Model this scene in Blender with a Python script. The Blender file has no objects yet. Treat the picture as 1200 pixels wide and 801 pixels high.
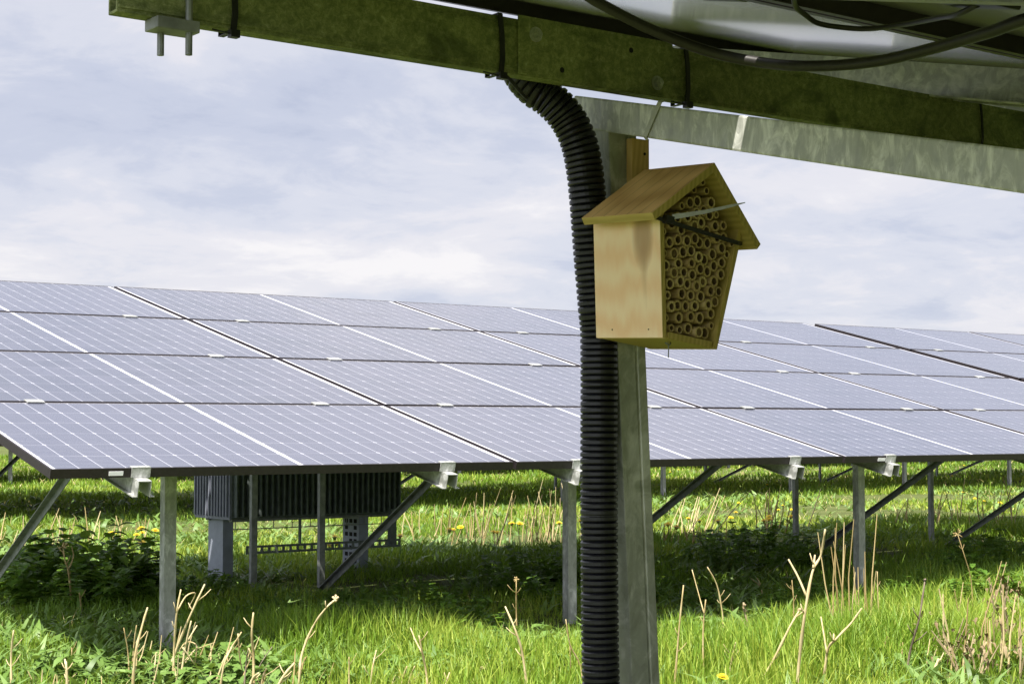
import bpy, bmesh, math, random
import numpy as np
from mathutils import Vector, Matrix

S = bpy.context.scene
COL = S.collection
PI = math.pi
rad = math.radians
random.seed(11)
rng = np.random.default_rng(7)

# ------------------------------------------------------------------ camera
# world: +X along the rows of panels (east), +Y towards the back (north), Z up, metres
CAM = Vector((-2.384, -5.867, .93))
FW2 = Vector((.6069, .7948, 0)); RT = Vector((.7948, -.6069, 0))
PITCH = rad(2.81)
fw = FW2 * math.cos(PITCH) + Vector((0, 0, math.sin(PITCH)))
up = RT.cross(fw)
cd = bpy.data.cameras.new('camera'); cam = bpy.data.objects.new('camera', cd); COL.objects.link(cam)
cam.matrix_world = Matrix.Translation(CAM) @ Matrix((RT, up, -fw)).transposed().to_4x4()
cd.sensor_width = 36; cd.sensor_fit = 'HORIZONTAL'; cd.lens = 36 * 1989.3 / 1200
cd.clip_start = .05; cd.clip_end = 3000
S.camera = cam

# ------------------------------------------------------------------ light
SUN = Vector((-.48, -.30, 1)).normalized()
elev = math.asin(SUN.z); azim = math.atan2(SUN.x, SUN.y)
S.view_settings.view_transform = 'Standard'; S.view_settings.look = 'None'
S.view_settings.gamma = 1; S.view_settings.exposure = 1.25
S.view_settings.use_curve_mapping = False
w = bpy.data.worlds.new('World'); S.world = w; w.use_nodes = True
nt = w.node_tree; nt.nodes.clear()
def wn(t, **k):
    n = nt.nodes.new(t)
    for a, b in k.items(): setattr(n, a, b)
    return n
def wl(a, b): nt.links.new(a, b)
out = wn('ShaderNodeOutputWorld'); bg = wn('ShaderNodeBackground'); bg.inputs['Strength'].default_value = .1
sky = wn('ShaderNodeTexSky', sky_type='NISHITA'); sky.sun_disc = False
sky.sun_elevation = elev; sky.sun_rotation = azim; sky.altitude = 20; sky.air_density = 1.0; sky.dust_density = .6
tc = wn('ShaderNodeTexCoord'); sep = wn('ShaderNodeSeparateXYZ'); wl(tc.outputs['Generated'], sep.inputs[0])
def wm(op, a, b=None, c=None):
    n = wn('ShaderNodeMath', operation=op)
    for i, v in enumerate((a, b, c)):
        if v is None: continue
        if isinstance(v, (int, float)): n.inputs[i].default_value = v
        else: wl(v, n.inputs[i])
    return n.outputs[0]
zz = wm('MAXIMUM', wm('ADD', sep.outputs[2], .20), .06)
cx = wm('DIVIDE', sep.outputs[0], zz); cy = wm('DIVIDE', sep.outputs[1], zz)
cmb = wn('ShaderNodeCombineXYZ'); wl(cx, cmb.inputs[0]); wl(cy, cmb.inputs[1])
def wnoise(scale, detail, rough, off, dist=0.0):
    mp = wn('ShaderNodeMapping'); wl(cmb.outputs[0], mp.inputs[0]); mp.inputs['Location'].default_value = off
    n = wn('ShaderNodeTexNoise'); wl(mp.outputs[0], n.inputs['Vector'])
    n.inputs['Scale'].default_value = scale; n.inputs['Detail'].default_value = detail
    n.inputs['Roughness'].default_value = rough; n.inputs['Distortion'].default_value = dist
    return n.outputs['Fac']
def wramp(fac, stops):
    r = wn('ShaderNodeValToRGB'); wl(fac, r.inputs[0]); e = r.color_ramp.elements
    e[0].position, e[0].color = stops[0][0], stops[0][1]; e[1].position, e[1].color = stops[-1][0], stops[-1][1]
    for p, c in stops[1:-1]:
        x = e.new(p); x.color = c
    r.color_ramp.interpolation = 'EASE'
    return r.outputs['Color']
big = wnoise(1.15, 6, .55, (3.1, 1.7, 0), .25)
fine = wnoise(3.6, 8, .62, (7.3, -2.2, 4), .35)
mixn = wm('ADD', wm('MULTIPLY', big, .62), wm('MULTIPLY', fine, .38))
CK = 3.8
def cc(r, g, b): return (r * CK, g * CK, b * CK, 1)
clouds = wramp(mixn, [(.35, cc(.58, .63, .80)), (.43, cc(.69, .73, .88)), (.50, cc(.82, .84, .95)), (.56, cc(.93, .92, .99)), (.64, cc(1.08, 1.05, 1.07))])
mx = wn('ShaderNodeMix', data_type='RGBA'); mx.inputs[0].default_value = .93
skd = wn('ShaderNodeMix', data_type='RGBA', blend_type='MULTIPLY'); skd.inputs[0].default_value = 1
wl(sky.outputs[0], skd.inputs[6]); skd.inputs[7].default_value = (.45, .45, .45, 1)
# clouds brightened towards the sun, behind the camera, as added fill for the shade
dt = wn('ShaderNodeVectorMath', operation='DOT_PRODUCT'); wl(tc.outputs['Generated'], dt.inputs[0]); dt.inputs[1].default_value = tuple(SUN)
sun_side_fill = wm('ADD', wm('MULTIPLY', wm('POWER', wm('MAXIMUM', dt.outputs['Value'], 0.0), 1.6), 1.9), 1.0)
cg = wn('ShaderNodeVectorMath', operation='SCALE'); wl(clouds, cg.inputs[0]); wl(sun_side_fill, cg.inputs['Scale'])
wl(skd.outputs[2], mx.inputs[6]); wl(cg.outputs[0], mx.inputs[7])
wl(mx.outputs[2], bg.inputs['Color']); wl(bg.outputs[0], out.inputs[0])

sd = bpy.data.lights.new('sun', 'SUN'); sd.energy = 4.3; sd.angle = rad(.6); sd.color = (1, .94, .84)
so = bpy.data.objects.new('sun', sd); COL.objects.link(so); so.location = (0, 0, 30)
so.rotation_euler = SUN.to_track_quat('Z', 'Y').to_euler()

# ------------------------------------------------------------------ measuring helper
def ray(x, y): return RT * ((x - 600) / 1989.3) + up * ((400.5 - y) / 1989.3) + fw
def on_ground(x, y, z=0.0):
    d = ray(x, y); t = (z - CAM.z) / d.z
    return CAM + d * t
def at_depth(x, y, t): return CAM + ray(x, y) * t

# ------------------------------------------------------------------ materials
class M:
    def __init__(s, name, rough=.6, metal=0, spec=.5):
        s.m = bpy.data.materials.new(name); s.m.use_nodes = True
        s.t = s.m.node_tree; s.b = s.t.nodes['Principled BSDF']
        s.b.inputs['Roughness'].default_value = rough; s.b.inputs['Metallic'].default_value = metal
        s.b.inputs['Specular IOR Level'].default_value = spec
        s.tc = s.t.nodes.new('ShaderNodeTexCoord')
    def n(s, t, **k):
        n = s.t.nodes.new(t)
        for a, b in k.items(): setattr(n, a, b)
        return n
    def l(s, a, b): s.t.links.new(a, b)
    def val(s, sock, v):
        if hasattr(v, 'is_output') or isinstance(v, bpy.types.NodeSocket): s.l(v, sock)
        else: sock.default_value = v
    def vec(s, scale=(1, 1, 1), loc=(0, 0, 0), rot=(0, 0, 0), src='Object'):
        mp = s.n('ShaderNodeMapping'); s.l(s.tc.outputs[src], mp.inputs[0])
        mp.inputs['Scale'].default_value = scale; mp.inputs['Location'].default_value = loc; mp.inputs['Rotation'].default_value = rot
        return mp.outputs[0]
    def noise(s, scale, detail=4, rough=.55, dist=0, v=None):
        n = s.n('ShaderNodeTexNoise'); s.l(v or s.vec(), n.inputs['Vector'])
        n.inputs['Scale'].default_value = scale; n.inputs['Detail'].default_value = detail
        n.inputs['Roughness'].default_value = rough; n.inputs['Distortion'].default_value = dist
        return n.outputs['Fac']
    def voro(s, scale, v=None, feature='F1', out='Distance'):
        n = s.n('ShaderNodeTexVoronoi'); n.feature = feature; s.l(v or s.vec(), n.inputs['Vector']); n.inputs['Scale'].default_value = scale
        return n.outputs[out]
    def math(s, op, a, b=None, c=None, clamp=False):
        n = s.n('ShaderNodeMath', operation=op); n.use_clamp = clamp
        for i, v in enumerate((a, b, c)):
            if v is not None: s.val(n.inputs[i], v)
        return n.outputs[0]
    def ramp(s, fac, stops, interp='LINEAR'):
        r = s.n('ShaderNodeValToRGB'); s.l(fac, r.inputs[0]); e = r.color_ramp.elements; r.color_ramp.interpolation = interp
        def c4(c): return (c, c, c, 1) if isinstance(c, (int, float)) else (*c, 1)
        e[0].position, e[0].color = stops[0][0], c4(stops[0][1]); e[1].position, e[1].color = stops[-1][0], c4(stops[-1][1])
        for p, c in stops[1:-1]:
            x = e.new(p); x.color = c4(c)
        return r.outputs['Color']
    def mix(s, f, a, b, blend='MIX'):
        n = s.n('ShaderNodeMix', data_type='RGBA', blend_type=blend)
        s.val(n.inputs[0], f)
        for i, v in ((6, a), (7, b)):
            if isinstance(v, tuple): n.inputs[i].default_value = (*v, 1)
            else: s.l(v, n.inputs[i])
        return n.outputs[2]
    def col(s, c):
        if isinstance(c, tuple): s.b.inputs['Base Color'].default_value = (*c, 1)
        else: s.l(c, s.b.inputs['Base Color'])
        return s
    def rough(s, v): s.val(s.b.inputs['Roughness'], v); return s
    def bump(s, h, strength=.3, dist=.01):
        n = s.n('ShaderNodeBump'); s.l(h, n.inputs['Height']); n.inputs['Strength'].default_value = strength; n.inputs['Distance'].default_value = dist
        s.l(n.outputs[0], s.b.inputs['Normal']); return s

def galv(name, base=.34, green=0.0, streak=(1, 1, 1), scale=1.0, metal=.35):
    m = M(name, .5, metal)
    v = m.vec(streak)
    a = m.noise(26 * scale, 6, .65, 1.2, v); b = m.noise(5 * scale, 4, .6, .4, v); c = m.voro(70 * scale, v, out='Color')
    bl = m.math('ADD', m.math('MULTIPLY', a, .6), m.math('MULTIPLY', b, .4))
    col = m.ramp(bl, [(.36, (base * .55, base * .57, base * .52)), (.5, (base * .84, base * .87, base * .81)), (.54, (base * 1.15, base * 1.17, base * 1.12)), (.64, (base * 1.8, base * 1.82, base * 1.78))])
    sp = m.n('ShaderNodeSeparateColor'); m.l(c, sp.inputs[0])
    col = m.mix(.16, col, m.ramp(sp.outputs[0], [(0, base * .6), (1, base * 1.5)]))
    if green:
        g = m.noise(3.1, 5, .7, .5, m.vec((1, 1, .5)))
        gf = m.math('MULTIPLY', m.ramp(g, [(.3, .65), (.7, 1.0)]), green)
        col = m.mix(gf, col, m.ramp(m.noise(40, 5, .7), [(.3, (.06, .085, .02)), (.55, (.13, .165, .045)), (.75, (.20, .23, .09))]))
    m.col(col); m.rough(m.ramp(a, [(.3, .42), (.7, .68)])); m.bump(a, .12, .002)
    return m.m

def algae_mat():
    m = M('algae_covered_steel', .75, .05, .3)
    v = m.vec((1, 1, 1))
    a = m.noise(85, 8, .85, .5, v); b = m.noise(7, 5, .65, .8, m.vec((1, 1, 1.6))); c = m.noise(1.4, 3, .6, 0, m.vec((1, 1, .6), (4, 2, 0)))
    base = m.ramp(a, [(.28, (.090, .110, .045)), (.46, (.185, .215, .082)), (.55, (.28, .31, .13)), (.68, (.48, .50, .30))])
    brown = m.ramp(a, [(.3, (.05, .045, .02)), (.7, (.15, .135, .07))])
    col = m.mix(m.ramp(c, [(.50, 0.0), (.72, .55)]), base, brown)
    col = m.mix(m.ramp(b, [(.50, 0.0), (.64, .7)]), col, (.050, .070, .022))
    # squiggly snail tracks, eaten into the algae
    sq = m.noise(26, 3, .6, 2.6, m.vec((1, 1, 1.0), (1, 4, 2)))
    line = m.math('SUBTRACT', 1, m.math('MULTIPLY', m.math('ABSOLUTE', m.math('SUBTRACT', sq, .5)), 55), clamp=True)
    patch = m.ramp(m.noise(4.5, 2, .5, 0, m.vec((1, 1, 1), (9, 1, 3))), [(.52, 0.0), (.60, 1.0)])
    pm = m.math('MULTIPLY', m.math('MULTIPLY', line, patch), .55)
    col = m.mix(pm, col, (.34, .38, .16))
    m.col(col); m.bump(a, .5, .003)
    return m.m

def simple(name, c, rough=.6, metal=0, var=.25, scale=30, spec=.5):
    m = M(name, rough, metal, spec)
    a = m.noise(scale, 4, .6)
    m.col(m.ramp(a, [(.3, tuple(x * (1 - var) for x in c)), (.7, tuple(x * (1 + var) for x in c))])); m.bump(a, .08, .002)
    return m.m

def wood(name, c1, c2, grain=(1, 1, 1), grooves=False, knots=True, sc=1.0):
    m = M(name, .62, 0, .25)
    v = m.vec(grain)
    d = m.noise(9 * sc, 5, .65, .5, v); f = m.noise(60 * sc, 5, .7, .2, v)
    wv = m.n('ShaderNodeTexWave', wave_type='BANDS', bands_direction='X')
    m.l(m.vec(grain), wv.inputs['Vector']); wv.inputs['Scale'].default_value = 34 * sc; wv.inputs['Distortion'].default_value = 5; wv.inputs['Detail'].default_value = 3; wv.inputs['Detail Scale'].default_value = .8
    g = m.math('ADD', m.math('MULTIPLY', wv.outputs['Fac'], .28), m.math('ADD', m.math('MULTIPLY', d, .45), m.math('MULTIPLY', f, .27)))
    col = m.ramp(g, [(.25, c1), (.75, c2)])
    if knots:
        k = m.n('ShaderNodeVectorMath', operation='DISTANCE'); m.l(m.vec((0, 1, .42)), k.inputs[0]); k.inputs[1].default_value = (0, .034, .146 * .42)
        kk = m.math('ADD', k.outputs['Value'], m.math('MULTIPLY', m.math('SUBTRACT', d, .5), .012))
        col = m.mix(m.ramp(kk, [(.012, .8), (.018, 0.55), (.022, 0.0)]), col, tuple(x * .48 for x in c1))
        tail = m.n('ShaderNodeVectorMath', operation='DISTANCE'); m.l(m.vec((0, 1, .10)), tail.inputs[0]); tail.inputs[1].default_value = (0, .032, .0110)
        tt = m.math('ADD', tail.outputs['Value'], m.math('MULTIPLY', m.math('SUBTRACT', f, .5), .010))
        col = m.mix(m.ramp(tt, [(.001, .55), (.0065, 0.0)]), col, tuple(x * .55 for x in c1))
    if grooves:
        sy = m.n('ShaderNodeSeparateXYZ'); m.l(m.tc.outputs['Object'], sy.inputs[0])
        fr = m.math('FRACT', m.math('DIVIDE', m.math('ADD', sy.outputs[1], m.math('MULTIPLY', m.math('SUBTRACT', d, .5), .004)), .0235))
        gl = m.math('SUBTRACT', 1, m.math('DIVIDE', m.math('ABSOLUTE', m.math('SUBTRACT', fr, .5)), .055), clamp=True)
        col = m.mix(m.math('MULTIPLY', gl, .6), col, tuple(x * .35 for x in c1)); g = m.math('SUBTRACT', g, m.math('MULTIPLY', gl, 1.0))
    if name == 'bamboo_cane':
        oi = m.n('ShaderNodeObjectInfo'); col = m.mix(m.ramp(oi.outputs['Random'], [(0, .0), (1, .65)]), col, (.34, .22, .09))
    m.col(col); m.bump(g, .25, .0015)
    return m.m

def panel_mat():
    m = M('solar_cells', .22, 0, .5)
    sx = m.n('ShaderNodeSeparateXYZ'); m.l(m.tc.outputs['Object'], sx.inputs[0])
    x, y = sx.outputs[0], sx.outputs[1]
    # centre gap: shift the right half so both halves share one cell grid
    half = m.math('GREATER_THAN', x, 1.047)
    PX = .0921; PY = .1735
    x0 = m.math('SUBTRACT', x, m.math('ADD', .022, m.math('MULTIPLY', half, 1.0300)))
    u = m.math('DIVIDE', x0, PX); v = m.math('DIVIDE', m.math('SUBTRACT', y, .0115), PY)
    def edge(t, p):
        fr = m.math('FRACT', t)
        return m.math('MULTIPLY', m.math('MINIMUM', fr, m.math('SUBTRACT', 1, fr)), p)
    du = edge(u, PX); dv = edge(v, PY)
    lu = m.math('LESS_THAN', du, .0019); lv = m.math('LESS_THAN', dv, .0016)
    dia = m.math('LESS_THAN', m.math('ADD', du, dv), .0105)
    # margins outside the cells
    inx = m.math('MULTIPLY', m.math('GREATER_THAN', u, 0.0), m.math('LESS_THAN', u, 11.0))
    iny = m.math('MULTIPLY', m.math('GREATER_THAN', v, 0.0), m.math('LESS_THAN', v, 6.0))
    outm = m.math('SUBTRACT', 1, m.math('MULTIPLY', inx, iny))
    wh = m.math('MAXIMUM', m.math('MAXIMUM', m.math('MULTIPLY', lu, .40), m.math('MULTIPLY', lv, .26)), m.math('MAXIMUM', m.math('MULTIPLY', dia, .42), outm))
    # busbars: fine metallic lines along x in every cell
    bb = edge(m.math('MULTIPLY', v, 9), PY / 9)
    bl = m.math('MULTIPLY', m.math('LESS_THAN', bb, .0006), .35)
    wh = m.math('MAXIMUM', wh, bl)
    # cells vary a little from one to the next
    wnz = m.n('ShaderNodeTexWhiteNoise', noise_dimensions='3D'); cmb_ = m.n('ShaderNodeCombineXYZ')
    m.l(m.math('ADD', m.math('FLOOR', u), m.math('MULTIPLY', half, 20)), cmb_.inputs[0]); m.l(m.math('FLOOR', v), cmb_.inputs[1])
    oi = m.n('ShaderNodeObjectInfo'); m.l(m.math('MULTIPLY', oi.outputs['Random'], 50), cmb_.inputs[2]); m.l(cmb_.outputs[0], wnz.inputs['Vector'])
    dust = m.noise(3.0, 6, .65, .4, m.vec((1, 1, 1)))
    cell = m.mix(wnz.outputs['Value'], (.030, .037, .062), (.048, .055, .086))
    cell = m.mix(m.ramp(dust, [(.35, 0.0), (.7, .45)]), cell, (.09, .088, .125))
    cell = m.mix(m.math('MULTIPLY', oi.outputs['Random'], .6), cell, (.065, .070, .105))
    m.col(m.mix(wh, cell, (.78, .78, .84)))
    lowd = m.math('MULTIPLY', m.ramp(y, [(.01, .9), (.09, 0.0)]), m.ramp(m.noise(14, 5, .7), [(.35, .1), (.65, .9)]))
    smear = m.ramp(m.noise(2.0, 6, .7, 1.0, m.vec((2.2, .7, 1), (3, 8, 1))), [(.40, .06), (.66, .20)])
    m.val(m.b.inputs['Coat Roughness'], smear)
    m.b.inputs['Coat Weight'].default_value = .8; m.b.inputs['Coat Roughness'].default_value = .10; m.b.inputs['Coat IOR'].default_value = 1.5
    m.rough(.35)
    return m.m

MAT = {}
MAT['cells'] = panel_mat()
MAT['frame'] = simple('black_anodised_frame', (.030, .024, .026), .42, .3, .2, 60)
def back_mat():
    m = M('white_backsheet', .22, 0, .5)
    a = m.noise(2.2, 3, .5)
    m.col(m.ramp(a, [(.3, (.58, .60, .50)), (.7, (.72, .73, .66))])); m.bump(m.noise(3.5, 2, .5), .12, .01)
    m.b.inputs['Coat Weight'].default_value = .6; m.b.inputs['Coat Roughness'].default_value = .08
    return m.m
MAT['back'] = back_mat()
MAT['far_glass'] = simple('dark_blue_module_glass', (.035, .040, .075), .12, 0, .15, 3)
MAT['galv'] = galv('galvanised_steel', .36)
MAT['galv_post'] = galv('galvanised_post_steel', .36, 0, (1, 1, .5))
MAT['galv_dull'] = galv('dull_galvanised_beam', .56, .08, (1, 1.3, .55), 1.5)
MAT['galv_green'] = galv('greenish_galvanised_post', .52, .34, (1, 1, .6))
MAT['galv_clamp'] = galv('bright_aluminium_clamp', .42, 0, (1, 1, 1), 1, .3)
MAT['brace'] = simple('dark_weathered_steel', (.25, .265, .255), .55, .3, .3, 25)
MAT['algae'] = algae_mat()
MAT['black'] = simple('black_plastic', (.012, .012, .014), .42, 0, .3, 60)
MAT['conduit'] = simple('black_corrugated_polymer', (.009, .009, .014), .33, 0, .35, 90)
MAT['cable'] = simple('black_cable_sheath', (.022, .020, .020), .45, 0, .3, 80)
MAT['grey_strip'] = simple('pale_grey_plastic', (.56, .56, .66), .35, 0, .1, 60)
MAT['hole'] = simple('dark_hole', (.006, .006, .004), .9)
MAT['strap'] = simple('frosted_white_strap', (.40, .41, .37), .4, 0, .1, 60)
MAT['wood_side'] = wood('pine_side_board', (.90, .58, .31), (.99, .79, .51), (1, 1, .12))
MAT['wood_shaded'] = wood('pine_shaded_faces', (.38, .29, .08), (.58, .45, .15), (1, .3, .2), knots=False)  # darker pine with the shade of front, inner and under faces painted in
MAT['wood_roof'] = wood('weathered_roof_board', (.46, .27, .085), (.76, .50, .20), (.15, 1, .15), grooves=True, knots=False, sc=.8)
MAT['wood_batten'] = wood('pine_batten', (.42, .27, .09), (.60, .42, .17), (1, 1, .12), knots=False)
MAT['bamboo'] = wood('bamboo_cane', (.40, .30, .12), (.78, .63, .32), (1, .1, 1), knots=False, sc=2)
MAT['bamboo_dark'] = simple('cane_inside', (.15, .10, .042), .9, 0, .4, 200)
MAT['label'] = simple('white_sticker', (.85, .86, .86), .4, 0, .02)
MAT['inv_grey'] = simple('grey_heat_sink', (.22, .235, .29), .5, .2, .15, 20)
MAT['inv_dark'] = simple('dark_green_fins', (.15, .18, .17), .55, .2, .3, 20)
MAT['inv_leg'] = simple('grey_painted_leg', (.30, .33, .40), .5, .2, .12, 20)

# ------------------------------------------------------------------ mesh helpers
class MB:
    def __init__(s): s.v = []; s.f = []; s.mi = []
    def add(s, vs, fs, mi=0):
        b = len(s.v); s.v += [tuple(v) for v in vs]; s.f += [tuple(i + b for i in f) for f in fs]; s.mi += [mi] * len(fs)
    def box(s, x0, x1, y0, y1, z0, z1, mi=0):
        s.add([(x0, y0, z0), (x1, y0, z0), (x1, y1, z0), (x0, y1, z0), (x0, y0, z1), (x1, y0, z1), (x1, y1, z1), (x0, y1, z1)],
              [(3, 2, 1, 0), (4, 5, 6, 7), (0, 1, 5, 4), (1, 2, 6, 5), (2, 3, 7, 6), (3, 0, 4, 7)], mi)
    def prism(s, prof, fa, fb, mi=0, caps=True):
        # prof: list of 2d points; fa, fb map a 2d point to the start and the end section
        n = len(prof)
        vs = [fa(p) for p in prof] + [fb(p) for p in prof]
        fs = [(i, (i + 1) % n, n + (i + 1) % n, n + i) for i in range(n)]
        if caps: fs += [tuple(reversed(range(n))), tuple(range(n, 2 * n))]
        s.add(vs, fs, mi)
    def tube(s, pts, rs, seg=8, mi=0, caps=True):
        pts = [Vector(p) for p in pts]
        if not hasattr(rs, '__len__'): rs = [rs] * len(pts)
        ref = None; vs = []
        for i, p in enumerate(pts):
            t = (pts[min(i + 1, len(pts) - 1)] - pts[max(i - 1, 0)]).normalized()
            if ref is None:
                ref = t.cross(Vector((0, 0, 1)) if abs(t.z) < .9 else Vector((1, 0, 0))).normalized()
            else: ref = (ref - t * ref.dot(t)).normalized()
            b = t.cross(ref)
            for k in range(seg):
                a = 2 * PI * k / seg; vs.append(p + (ref * math.cos(a) + b * math.sin(a)) * rs[i])
        n = len(pts); fs = []
        for i in range(n - 1):
            for k in range(seg):
                a = i * seg + k; c = i * seg + (k + 1) % seg
                fs.append((a, c, c + seg, a + seg))
        if caps: fs += [tuple(reversed(range(seg))), tuple(range((n - 1) * seg, n * seg))]
        s.add(vs, fs, mi)
    def ribbon(s, pts, wdir, w, th, mi=0):
        pts = [Vector(p) for p in pts]; wdir = Vector(wdir).normalized(); vs = []
        for i, p in enumerate(pts):
            t = (pts[min(i + 1, len(pts) - 1)] - pts[max(i - 1, 0)]).normalized(); n = t.cross(wdir).normalized()
            ww = w[i] if hasattr(w, '__len__') else w
            for a, b in ((-.5, -.5), (.5, -.5), (.5, .5), (-.5, .5)): vs.append(p + wdir * a * ww + n * b * th)
        fs = []
        for i in range(len(pts) - 1):
            for k in range(4): fs.append((i * 4 + k, i * 4 + (k + 1) % 4, i * 4 + 4 + (k + 1) % 4, i * 4 + 4 + k))
        fs += [(3, 2, 1, 0), tuple(len(pts) * 4 - 4 + k for k in range(4))]
        s.add(vs, fs, mi)
    def build(s, name, mats, parent=None, loc=(0, 0, 0), rot=(0, 0, 0), smooth=False, bevel=0, fixn=True):
        me = bpy.data.meshes.new(name); me.from_pydata(s.v, [], s.f)
        if not isinstance(mats, (list, tuple)): mats = [mats]
        for m in mats: me.materials.append(m)
        me.polygons.foreach_set('material_index', s.mi)
        if fixn:
            bm = bmesh.new(); bm.from_mesh(me); bmesh.ops.recalc_face_normals(bm, faces=bm.faces)
            if bevel: bmesh.ops.bevel(bm, geom=list(bm.edges), offset=bevel, segments=2, affect='EDGES', profile=.6)
            bm.to_mesh(me); bm.free()
        if smooth: me.polygons.foreach_set('use_smooth', [True] * len(me.polygons))
        o = bpy.data.objects.new(name, me); COL.objects.link(o); o.location = loc; o.rotation_euler = rot
        if parent: o.parent = parent
        return o
def tag(o, label=None, cat=None, group=None, kind=None):
    if label: o['label'] = label
    if cat: o['category'] = cat
    if group: o['group'] = group
    if kind: o['kind'] = kind
    return o
def empty(name, loc, label, cat, group=None, rot=(0, 0, 0)):
    o = bpy.data.objects.new(name, None); COL.objects.link(o); o.location = loc; o.rotation_euler = rot; o.empty_display_size = .1
    return tag(o, label, cat, group)
def kids(o): return [c for c in bpy.data.objects if c.parent == o]
def clone(o, parent=None, loc=None, children=None):
    c = o.copy(); COL.objects.link(c)
    c.parent = parent
    if loc is not None: c.location = loc
    for ch in (children if children is not None else kids(o)): clone(ch, c)
    return c

# ------------------------------------------------------------------ ground
def meadow_mat():
    m = M('meadow_soil', .95, 0, .1)
    a = m.noise(2.2, 8, .7, .3); b = m.noise(.25, 4, .6); c = m.noise(30, 5, .7)
    col = m.ramp(a, [(.3, (.045, .050, .018)), (.5, (.075, .105, .026)), (.7, (.14, .15, .055))])
    col = m.mix(m.ramp(b, [(.4, 0.0), (.65, .5)]), col, (.10, .14, .03))
    m.col(m.mix(.35, col, m.ramp(c, [(.3, (.03, .03, .012)), (.7, (.16, .17, .07))]))); m.bump(c, .6, .03)
    return m.m
def hgt(x, y): return .022 * math.sin(x * 1.3 + .5 * y) + .018 * math.sin(y * 1.7 - x * .6) 
gm = MB(); nx = 90
xs = [-2.4 + math.copysign(abs(t) ** 3.2, t) * 900 for t in np.linspace(-1, 1, nx)]
ys = [0 + math.copysign(abs(t) ** 3.2, t) * 900 for t in np.linspace(-1, 1, nx)]
vs = [(x, y, hgt(x, y) if abs(x) < 60 and abs(y) < 60 else 0) for y in ys for x in xs]
gm.add(vs, [(j * nx + i, j * nx + i + 1, (j + 1) * nx + i + 1, (j + 1) * nx + i) for j in range(nx - 1) for i in range(nx - 1)])
ground = gm.build('ground', meadow_mat(), smooth=True); ground['kind'] = 'structure'

# ------------------------------------------------------------------ solar tables
L = 2.094; PL = 2.114; W = 1.064; PW = 1.084; FT = .035
def panel_object():
    m = MB()
    m.add([(.011, .011, -.0015), (L - .009, .011, -.0015), (L - .009, W - .009, -.0015), (.011, W - .009, -.0015)], [(0, 1, 2, 3)], 0)
    m.add([(.011, .011, -.006), (L - .009, .011, -.006), (L - .009, W - .009, -.006), (.011, W - .009, -.006)], [(3, 2, 1, 0)], 1)
    p = m.build('solar_panel', [MAT['cells'], MAT['back']], fixn=False)
    f = MB(); t = .009; fl = .028
    for (x0, x1, y0, y1) in ((0, L, 0, t), (0, L, W - t, W), (0, t, t, W - t), (L - t, L, t, W - t)): f.box(x0, x1, y0, y1, -FT, 0)
    for (x0, x1, y0, y1) in ((t, L - t, t, fl), (t, L - t, W - fl, W - t), (t, fl, fl, W - fl), (L - fl, L - t, fl, W - fl)): f.box(x0, x1, y0, y1, -FT, -FT + .002)
    f.build('panel_frame', MAT['frame'], p)
    return p

def hat_mesh(m, y0, y1, ztop, h=.062, x=0):
    # open hat section running along y, top face at ztop
    prof = [(-.040, 0), (-.022, 0), (-.020, h), (.020, h), (.022, 0), (.040, 0), (.040, .0025), (.0245, .0025), (.0222, h + 0.0), ]
    t = .003; a = .024; b = .044
    out_ = [(-b, 0), (-a, 0), (-a + .001, h - t), (a - .001, h - t), (a, 0), (b, 0), (b, t), (a + t, t), (a + t - .001, h), (-a - t + .001, h), (-a - t, t), (-b, t)]
    m.prism(out_, lambda p: (x + p[0], y0, ztop - h + p[1]), lambda p: (x + p[0], y1, ztop - h + p[1]))

def c_section(m, prof_xy, p0, p1):
    m.prism(prof_xy, lambda p: (p0[0] + p[0], p0[1] + p[1], p0[2]), lambda p: (p1[0] + p[0], p1[1] + p[1], p1[2]))
def channel(w_, d, t=.004, lip=.012):
    # C channel, web on the south side, open to the north
    return [(0, 0), (w_, 0), (w_, d), (w_ - lip, d), (w_ - lip, d - t), (w_ - t, d - t), (w_ - t, t), (t, t), (t, d - t), (lip, d - t), (lip, d), (0, d)]

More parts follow.
